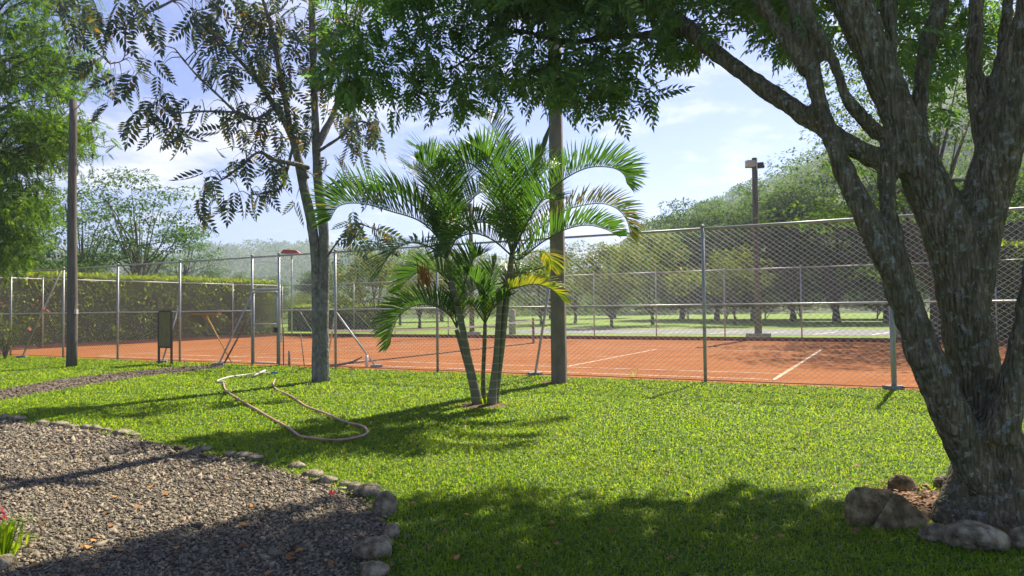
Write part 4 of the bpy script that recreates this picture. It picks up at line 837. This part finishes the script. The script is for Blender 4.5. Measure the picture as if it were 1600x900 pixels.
# closed spear leaf, dead frond and thin spike
t_ = MB(); S = np.array([Q(x, y, PY) for x, y in [(800, 398), (818, 330), (836, 270), (850, 225), (860, 192)]])-bp; t_.tube(spline(S, 16), np.interp(np.linspace(0, 1, 16), [0, .45, .8, 1], [.016, .03, .05, .004]), 6); t_.build('spear_leaf', M_crownsh, palm, True)
t_ = MB(); S = np.array([Q(x, y, PY+.2) for x, y in [(697, 402), (672, 340), (645, 290), (624, 243)]])-bp; t_.tube(spline(S, 12), np.linspace(.012, .003, 12), 5); t_.build('spear_leaf', M_crownsh, palm, True)
lv, ff = [], []
for i in range(26):
    a = Q(random.uniform(650, 668), random.uniform(405, 430), PY-.3)-bp; b_ = Q(random.uniform(652, 680), random.uniform(435, 462), PY-.3+random.gauss(0, .08))-bp; k = len(lv); o = np.array([.012, 0, 0]); mm = (a+b_)/2
    lv += [a-o*.4, a+o*.4, mm+o, mm-o, b_]; ff += [(k, k+1, k+2, k+3), (k+3, k+2, k+4)]
mobj('dead_leaflets', lv, ff, M_palmb, palm)

# ------------------------------------------------------------------ hedges
def hedge(A, B, H, T, label, lsz=.085, dens=150, seed=1, top=None):
    A, B = np.array(A[:2]), np.array(B[:2]); L = np.linalg.norm(B-A); rz = math.atan2(*(B-A)[::-1])
    root = empty('clipped_hedge', (*A, 0), label, 'hedge', rz=rz)
    nx, nz = max(4, int(L/.5)), 7; gx_ = np.linspace(0, L, nx); vv, ff = [], []
    prof = [(-T/2, 0), (-T/2, H*.5), (-T/2+.02, H-.2), (-T/2+.2, H-.08), (T/2-.2, H-.08), (T/2, H-.2), (T/2, 0)]
    for x in gx_: vv += [(x+random.gauss(0, .05), q[0]+random.gauss(0, .03), max(0, q[1]+random.gauss(0, .03)) if q[1] else 0) for q in prof]
    n_ = len(prof); ff = [(i*n_+k, (i+1)*n_+k, (i+1)*n_+k+1, i*n_+k+1) for i in range(nx-1) for k in range(n_-1)]+[tuple(range(n_)), tuple((nx-1)*n_+k for k in range(n_))[::-1]]
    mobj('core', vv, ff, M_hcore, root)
    tv = np.array([[0, 0, 0], [.3, .45, .08], [0, 1, 0], [-.3, .45, .08]]); tf = np.array([[0, 1, 2, 3]])
    n1 = int(L*H*dens*1.25); P = np.stack([RNG.uniform(0, L, n1), -T/2-np.abs(RNG.normal(0, .10, n1)), RNG.uniform(.02, H, n1)], 1); lump = .5+.5*np.sin(P[:, 0]*2.6+np.sin(P[:, 2]*3.1)*1.7)*np.sin(P[:, 2]*3.4+1.1+np.sin(P[:, 0]*1.3)); P[:, 1] -= .26*lump**2
    P = P[RNG.random(n1) < .6+.4*(.5+.5*np.sin(P[:, 0]*1.7+np.sin(P[:, 2]*2.3)*2)*np.cos(P[:, 2]*2.9+P[:, 0]))]
    P2 = P*np.array([1, -1, 1])
    ne = int(T*H*dens); P3 = np.stack([np.where(RNG.random(ne) < .5, -.05, L+.05)+RNG.normal(0, .05, ne), RNG.uniform(-T/2, T/2, ne), RNG.uniform(.02, H, ne)], 1)
    P = np.concatenate([P, P2, P3]); d = RNG.normal(0, 1, P.shape); d[:, 2] -= .2
    v, f = scatter(tv, tf, frames(d)*(lsz*RNG.uniform(.6, 1.4, len(P)))[:, None, None], P); mobj('foliage', v, f, M_hedge, root)
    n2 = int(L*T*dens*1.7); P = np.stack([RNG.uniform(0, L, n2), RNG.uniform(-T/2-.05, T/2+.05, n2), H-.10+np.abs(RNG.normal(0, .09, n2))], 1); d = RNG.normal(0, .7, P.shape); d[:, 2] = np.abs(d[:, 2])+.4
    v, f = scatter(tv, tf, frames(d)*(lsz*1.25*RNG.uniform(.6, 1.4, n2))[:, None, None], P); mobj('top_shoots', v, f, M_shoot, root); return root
hedge(C(S0-1.15, D1+.3), C(S0-1.15, D0-9), 3.45, 1.2, 'long clipped hedge with bright top behind the left end of the court', .11, 150)
hedge(C(S1+5.5, D1+2.2), C(S1-1.6, D1+2.2), 3.9, 1.8, 'tall rounded clipped hedge beyond the right end of the court', .10, 120)
hedge(C(S0+1.5, D1+9), C(S0-8, D1+9), 1.9, 1.0, 'low clipped hedge beyond the far left corner of the court', .12, 90)

# ------------------------------------------------------------------ trees beyond the court
def tree_mesh(seed, H, Rc, th, nclump, per, lsz, flatc=.5, lean=0., shape='round', tr=.16, nlimb=9, csz=None):
    rg = np.random.default_rng(seed); tb = MB(); cl = []
    Hc = H-th
    while len(cl) < nclump:
        p = rg.uniform(-1, 1, 3)
        r2 = p@p
        if r2 > 1 or r2 < .18: continue
        if shape == 'dome' and p[2] < -.35: continue
        z = th+Hc*(p[2]+1)/2; wid = 1.0
        if shape == 'tall': wid = .75+.25*math.sin(math.pi*(p[2]+1)/2)
        if shape == 'layer': z = th+Hc*round((p[2]+1)/2*4)/4+rg.normal(0, .12); wid = 1.15-.25*p[2]
        cl.append([p[0]*Rc*wid+lean*z, p[1]*Rc*wid, z])
    cl = np.array(cl); zt = th+Hc*.55
    main = spline(np.array([[0, 0, -.1], [lean*th*.5+rg.normal(0, .05), rg.normal(0, .05), th*.6], [lean*th, 0, th], [lean*zt+rg.normal(0, .2), rg.normal(0, .2), zt]]), 10)
    tb.tube(main, np.linspace(tr*1.25, tr*.35, 10), 8)
    for c in cl[rg.permutation(len(cl))[:nlimb]]:
        j = rg.integers(4, 9); p0 = main[j]; mid_ = (p0+c)/2+np.array([0, 0, .12*H*rg.uniform(-.3, .8)]); tb.tube(spline(np.array([p0, mid_, c]), 7), np.linspace(tr*.45, tr*.07, 7), 5, False)
    cs = csz or Rc*.30
    T, Dn = [], []
    for c in cl:
        n_ = int(per*rg.uniform(.6, 1.4)); q = rg.normal(0, 1, (n_, 3)); q /= np.maximum(1, np.linalg.norm(q, axis=1))[:, None]*.75; T.append(c+q*np.array([cs, cs, cs*flatc])); dd = q*np.array([1, 1, .4])+rg.normal(0, .5, (n_, 3)); dd[:, 2] -= .25; Dn.append(dd)
    T, Dn = np.concatenate(T), np.concatenate(Dn)
    tv = np.array([[0, 0, 0], [.30, .38, .05], [.16, .75, .0], [0, 1.05, -.1], [-.20, .70, 0], [-.28, .33, .06]]); tf = np.array([[0, 1, 2, 3], [0, 3, 4, 5]])
    v, f = scatter(tv, tf, frames(Dn)*(lsz*rg.uniform(.6, 1.4, len(T)))[:, None, None], T)
    return tb, v, f
PROTO = {}
def proto(key, lm, **k):
    tb, v, f = tree_mesh(**k); t = tb.build('trunk', M_barkf, None, True); c = mobj('crown', v, f, lm); PROTO[key] = (t.data, c.data)
    for o in (t, c): bpy.data.objects.remove(o)
proto('tall1', M_leafD, seed=1, H=13, Rc=4.8, th=1.5, nclump=75, per=240, lsz=.27, shape='tall', flatc=.38, tr=.28, nlimb=14, csz=1.05)
proto('tall2', M_leafD, seed=2, H=13, Rc=5.4, th=1.3, nclump=80, per=230, lsz=.27, shape='dome', flatc=.32, tr=.30, nlimb=16, csz=1.15)
proto('round1', M_leafY, seed=3, H=7.5, Rc=3.3, th=1.2, nclump=34, per=130, lsz=.24, shape='dome', flatc=.45, tr=.14, nlimb=14, csz=.75)
proto('round2', M_leafY, seed=4, H=7.0, Rc=3.5, th=1.0, nclump=36, per=120, lsz=.24, shape='round', flatc=.4, lean=.08, tr=.13, nlimb=18, csz=.72)
proto('green1', M_leafG, seed=5, H=9, Rc=3.3, th=2.6, nclump=52, per=130, lsz=.17, shape='round', flatc=.24, tr=.11, nlimb=34, csz=.8)
proto('layer1', M_leafD, seed=6, H=13, Rc=5.2, th=3.0, nclump=80, per=230, lsz=.16, shape='layer', flatc=.20, tr=.22, nlimb=34, csz=1.2)
proto('bush', M_leafD, seed=9, H=6.5, Rc=3.8, th=.15, nclump=46, per=150, lsz=.27, shape='dome', flatc=.5, tr=.10, nlimb=2, csz=1.2)
def plant(key, px, Y, label, s=1., rz=0., sz=1., name='tree', group=None, cat='tree', py=None):
    r_ = ray(px, 470.); t = Y/r_[1]; root = empty(name, (r_[0]*t, Y, 0), label, cat, group, rz); root.scale = (s, s, s*sz)
    for nm, me in zip(('trunk', 'crown'), PROTO[key]):
        o = bpy.data.objects.new(nm, me); col.objects.link(o); o.parent = root
    return root
GT = 'trees beyond the court'
plant('tall1', 1065, 84, 'dark leafy tree at the left end of the tall tree row', 1.08, 0.3, name='broadleaf_tree', group=GT)
plant('tall2', 1120, 78, 'dark tall tree just left of the floodlight pole', .98, 1.9, name='broadleaf_tree', group=GT)
plant('tall1', 1178, 72, 'dark tall tree right behind the floodlight pole', 1.08, 2.6, name='broadleaf_tree', group=GT)
plant('tall2', 1238, 66, 'broad dark tree right of the floodlight pole', .96, 4.1, name='broadleaf_tree', group=GT)
plant('tall2', 1306, 62, 'broad dark tree with thick trunk left of the leaning stem', 1.04, 5.2, name='broadleaf_tree', group=GT)
plant('tall1', 1385, 60, 'dark tree seen behind the leaning stem', 1.0, .9, name='broadleaf_tree', group=GT)
plant('tall2', 1465, 58, 'dark tree seen between the leaning stem and the main trunk', .95, 2.2, name='broadleaf_tree', group=GT)
plant('tall1', 1580, 52, 'dark tree behind the tall hedge at the right edge', 1., 3.2, name='broadleaf_tree', group=GT)
plant('tall2', 1680, 50, 'dark tree cut off by the right edge of the photo behind the trunk', 1., 1.2, name='broadleaf_tree', group=GT)
for i, (x, Y, s_, lb) in enumerate([(1075, 84, 1., 'dark bush behind the tall fence post'), (1135, 80, 1., 'dark bush behind the trunk left of the floodlight pole'), (1195, 78, 1.05, 'dark bush behind the floodlight pole foot'), (1250, 76, 1.05, 'dark bush right of the floodlight pole foot'), (1310, 74, 1.1, 'dark bush behind the thick trunk'), (1370, 72, 1.05, 'dark bush left of the leaning stem foot'), (1440, 70, 1.1, 'dark bush behind the leaning stem'), (1520, 68, 1.1, 'dark bush behind the main trunk')]):
    plant('bush', x, Y, lb, s_, i*1.7, name='understorey_bush', group='bushes under the tall trees', cat='bush')
plant('layer1', 1462, 30.6, 'tiered tree with flat leafy layers seen between the big stems', 1.05, .6, name='tiered_tree')
plant('round1', 898, 70, 'yellowish small tree right of the concrete pole', 1.05, .2, name='orchard_tree', group='orchard trees')
plant('round2', 955, 54, 'yellowish small tree with twin slim trunks beyond the parking strip', .92, 1.3, name='orchard_tree', group='orchard trees')
plant('round2', 1019, 60, 'yellowish small tree with forked trunk left of the fence post', 1.12, 2.9, name='orchard_tree', group='orchard trees')
plant('round1', 1147, 55, 'small tree with dark trunk left of the floodlight pole foot', .8, 5.4, name='orchard_tree', group='orchard trees')
plant('round2', 845, 64, 'small tree partly hidden by the concrete pole', .95, 3.6, name='orchard_tree', group='orchard trees')
plant('round2', 722, 62, 'small tree behind the middle of the palm', .92, .5, name='orchard_tree', group='orchard trees')
plant('round2', 588, 46, 'small tree with pale trunk and yellow orange leaves right of the grey trunk', .75, 3.0, name='orchard_tree', group='orchard trees')
plant('round1', 655, 58, 'yellow green small tree left of the palm', .85, 1.0, name='orchard_tree', group='orchard trees')
plant('green1', 625, 70, 'taller soft green tree behind the left palm fronds', 1.0, 1.0, name='broadleaf_tree', group=GT)
plant('green1', 560, 74, 'taller soft green tree right of the grey trunk', 1.05, 2.0, name='broadleaf_tree', group=GT)
plant('tall1', 690, 90, 'dark round tree far behind the palm', .8, 2.5, name='broadleaf_tree', group=GT)
plant('tall2', 860, 95, 'dark round tree far behind the concrete pole', .72, .5, name='broadleaf_tree', group=GT)
plant('tall1', 960, 98, 'dark round tree far behind the orchard trees', .75, 1.5, name='broadleaf_tree', group=GT)
plant('green1', 218, 50, 'pale green open tree with slim trunk above the hedge', 1.30, .4, name='open_tree', group='open trees behind the hedge')
plant('green1', 130, 54, 'pale green open tree left of the slim-trunked one above the hedge', 1.2, 2.4, name='open_tree', group='open trees behind the hedge')
plant('green1', 285, 60, 'small pale green tree at the right of the open trees above the hedge', 1.0, 4.4, name='open_tree', group='open trees behind the hedge')
for i, (x, Y, s_, kx, lb) in enumerate([(60, 70, .62, 'tall1', 'dark tree behind the hedge right of the wooden pole foot'), (120, 76, .6, 'tall2', 'dark low tree behind the wooden pole'), (330, 95, .52, 'tall1', 'low dark tree behind the right half of the hedge'), (380, 105, .55, 'tall2', 'low dark tree above the hedge left of the gate'), (430, 100, .5, 'tall1', 'low dark tree above the gate'), (500, 95, .55, 'tall2', 'low dark tree behind the grey trunk'), (270, 100, .55, 'tall2', 'low dark tree behind the open trees'), (5, 60, .7, 'tall2', 'dark tree behind the hedge at the left edge'), (470, 62, .42, 'round1', 'low bush tree beyond the far left corner of the court'), (520, 60, .45, 'round2', 'bushy small tree right beside the grey trunk beyond the court')]):
    plant(kx, x, Y, lb, s_, i*1.1, name='broadleaf_tree', group=GT)

# the big feathery tree at the left edge
rg = random.Random(5); fb = np.array([*Q(-40, 480, 25.)[:2], 0])
ft = empty('feathery_tree', fb, 'big bright feathery-leaved tree filling the left edge', 'tree')
tb = MB(); mt = spline(np.array([[0, 0, -.1], [.1, 0, 2.5], [-.2, .1, 5], [.1, 0, 8], [0, 0, 11]]), 14); tb.tube(mt, np.linspace(.34, .08, 14), 10)
cl = []
for x, y, r_, n_ in [(20, 30, 40, 5), (70, 40, 35, 5), (30, 110, 45, 7), (80, 130, 35, 7), (20, 190, 45, 7), (70, 190, 30, 6), (110, 205, 22, 5), (30, 260, 38, 7), (75, 235, 25, 4), (10, 310, 30, 7), (40, 320, 25, 4), (15, 365, 26, 6), (50, 345, 20, 3), (0, 405, 16, 4), (-60, 100, 60, 10), (-70, 250, 60, 10), (-150, 180, 80, 10), (-30, -50, 90, 12), (60, -30, 50, 6), (100, 90, 18, 3)]:
    for _ in range(int(n_*1.5)): cl.append(Q(x+rg.gauss(0, r_*.55), y+rg.gauss(0, r_*.5), 25+rg.gauss(0, 1.6))-fb)
cl = np.array(cl)
for c in cl[::3]:
    j = int(np.clip(np.searchsorted(mt[:, 2], c[2]-1.5), 2, 13)); tb.tube(spline(np.array([mt[j], (mt[j]+c)/2+np.array([0, 0, .4]), c]), 6), np.linspace(.07, .012, 6), 5, False)
tb.build('trunk', M_barkf, ft, True)
tv, tf = pinnate(.34, 7, .12, .044, .5, .15); T = np.concatenate([c+RNG.normal(0, 1, (46, 3))*np.array([.5, .5, .2]) for c in cl]); d = RNG.normal(0, .8, T.shape); d[:, 2] -= .12; d[:, 0] += .25
v, f = scatter(tv, tf, frames(d, RNG.normal(0, .5, len(T)))*RNG.uniform(.7, 1.3, len(T))[:, None, None], T); mobj('crown', v, f, M_leafC, ft)

# woods on the hills
def wood(name, pts, sz, per, m_, label, lf_=.17):
    pts = np.asarray(pts); T, Dn, S_ = [], [], []
    for p in pts:
        s_ = sz*random.uniform(.6, 1.4); n_ = per; q = RNG.normal(0, 1, (n_, 3)); q /= np.linalg.norm(q, axis=1)[:, None]; q[:, 2] = np.abs(q[:, 2])*1.1; T.append(p+q*s_*RNG.uniform(.7, 1, (n_, 1))); Dn.append(q+RNG.normal(0, .6, q.shape)); S_.append(np.full(n_, s_*lf_))
    T, Dn, S_ = map(np.concatenate, (T, Dn, S_)); tv = np.array([[0, -.2, 0], [.4, .3, .05], [.1, .9, 0], [-.4, .4, .06]]); v, f = scatter(tv, np.array([[0, 1, 2, 3]]), frames(Dn)*S_[:, None, None], T)
    mobj(name, v, f, m_, kind='stuff', label=label, cat='woodland')
pts = []
for _ in range(1900):
    Y = random.uniform(125, 300); u = random.uniform(-.02, .80); X = u*Y; z = float(hr(np.array(X), np.array(Y)))
    nz = math.sin(X*.05+1)*math.cos(Y*.04)+.5*math.sin(X*.11+Y*.07)
    if nz+(.9 if Y < 180 else .1) > .05: pts.append((X, Y, z))
wood('hill_wood', pts, 3.4, 95, M_leafD, 'woods covering the slope of the right hill')
pts = []
for _ in range(1600):
    Y = random.uniform(420, 860); X = random.uniform(-.95, .05)*Y; pts.append((X, Y, float(hl(np.array(X), np.array(Y)))))
wood('hill_wood', pts, 9, 44, M_leafD, 'hazy woods on the low hills behind the hedge', .26)
pts = []
for _ in range(500):
    Y = random.uniform(105, 260); X = random.uniform(-.9, .02)*Y; pts.append((X, Y, 0.))
wood('valley_wood', pts, 2.5, 150, M_leafY, 'green belt of trees on the flat land behind the hedge')

# ------------------------------------------------------------------ flowering shrubs
def shrub(base_, H, R, n_, m_, label, lsz=.06, flowers=None, name='flowering_shrub'):
    root = empty(name, base_, label, 'shrub'); tb = MB(); T = []
    for i in range(12):
        a = random.uniform(0, 6.28); e_ = np.array([math.cos(a)*R*random.uniform(.4, 1), math.sin(a)*R*random.uniform(.4, 1), H*random.uniform(.6, 1)]); S = spline(np.array([[0, 0, -.05], e_*np.array([.35, .35, .7]), e_]), 8); tb.tube(S, np.linspace(.014, .004, 8), 5, False)
        for _ in range(n_): j = random.randint(2, 7); T.append(S[j]+RNG.normal(0, .09, 3))
    tb.build('stems', M_bark2, root); T = np.array(T); d = RNG.normal(0, 1, T.shape); tv = np.array([[0, 0, 0], [.3, .45, .08], [0, 1, 0], [-.3, .45, .08]]); v, f = scatter(tv, np.array([[0, 1, 2, 3]]), frames(d)*(lsz*RNG.uniform(.6, 1.4, len(T)))[:, None, None], T); mobj('leaves', v, f, m_, root)
    if flowers:
        for p, s_ in flowers:
            n2 = 11; q = p+RNG.normal(0, s_, (n2, 3)); v, f = scatter(tv*np.array([1.6, 1, 1]), np.array([[0, 1, 2, 3]]), frames(RNG.normal(0, 1, (n2, 3)))*(lsz*.75), q); mobj('blossom', v, f, M_pink, root)
gb = Q(8, 540, 25.5); gb[2] = 0
fl_ = [(Q(60, 475, 25.5)-gb, .07), (Q(70, 485, 25.5)-gb, .05), (Q(5, 478, 25.5)-gb, .07), (Q(46, 513, 25.5)-gb, .03)]
shrub(gb, 1.9, 1.3, 26, M_leafY, 'rambling shrub with pink and salmon blossoms before the left fence', .10, fl_)
def tussock(base_, n_, L, label, m_):
    lv, ff = [], []
    for i in range(n_):
        a = random.uniform(0, 6.28); ln = L*random.uniform(.6, 1.2); o = np.array([math.cos(a), math.sin(a), 0]); s_ = np.array([-math.sin(a), math.cos(a), 0])*.008; p = o*random.uniform(0, .07); k = len(lv); e_ = random.uniform(.3, 1.)
        m1 = p+o*ln*.3*e_+np.array([0, 0, ln*.6]); tp_ = p+o*ln*.9*e_+np.array([0, 0, ln*(.95-.5*e_)]); lv += [p-s_, p+s_, m1+s_, m1-s_, tp_]; ff += [(k, k+1, k+2, k+3), (k+3, k+2, k+4)]
    root = empty('strap_leaf_plant', base_, label, 'plant'); mobj('leaves', lv, ff, m_, root); return root
t1 = tussock(G(2, 880), 46, .36, 'strap-leaved plant with red flower at the bottom left corner', M_grass)
P = np.array([.0, 0, .30])+RNG.normal(0, .02, (14, 3)); v, f = scatter(np.array([[0, 0, 0], [.3, .45, .08], [0, 1, 0], [-.3, .45, .08]]), np.array([[0, 1, 2, 3]]), frames(RNG.normal(0, 1, (14, 3)))*.035, P); mobj('flower', v, f, M_red, t1, kind='stuff')
tussock(G(-28, 868), 40, .34, 'strap-leaved plant cut off by the left edge above the corner stone', M_grass)
tussock(G(28, 860), 16, .16, 'low yellowish tuft on the gravel beside the strap-leaved plant', M_grass)
tussock(G(757, 634), 22, .22, 'small green shoots between the palm stems', M_grass)
tussock(G(991, 590), 10, .30, 'small weed growing at the foot of the fence', M_grass)
q = G(519, 771, .03); v, f = scatter(np.array([[0, 0, 0], [.3, .45, .08], [0, 1, 0], [-.3, .45, .08]]), np.array([[0, 1, 2, 3]]), frames(RNG.normal(0, 1, (20, 3)))*.03, np.array([q+RNG.normal(0, .008, 3) for _ in range(20)])); mobj('fallen_blossom', v, f, M_red, label='pink fallen blossom on the gravel by the edging stones', cat='flower')

# ------------------------------------------------------------------ morning haze
M, nt, out = mat('haze_air'); pv = nn(nt, 'ShaderNodeVolumePrincipled', {'Color': (.80, .88, 1, 1), 'Density': .0006, 'Anisotropy': .35}); nt.links.new(pv.outputs[0], out.inputs['Volume'])
MB().box((-150, 480, 74), (2600, 1240, 156)).build('haze', M, kind='stuff', label='thin blue morning haze over the far hills', cat='haze')
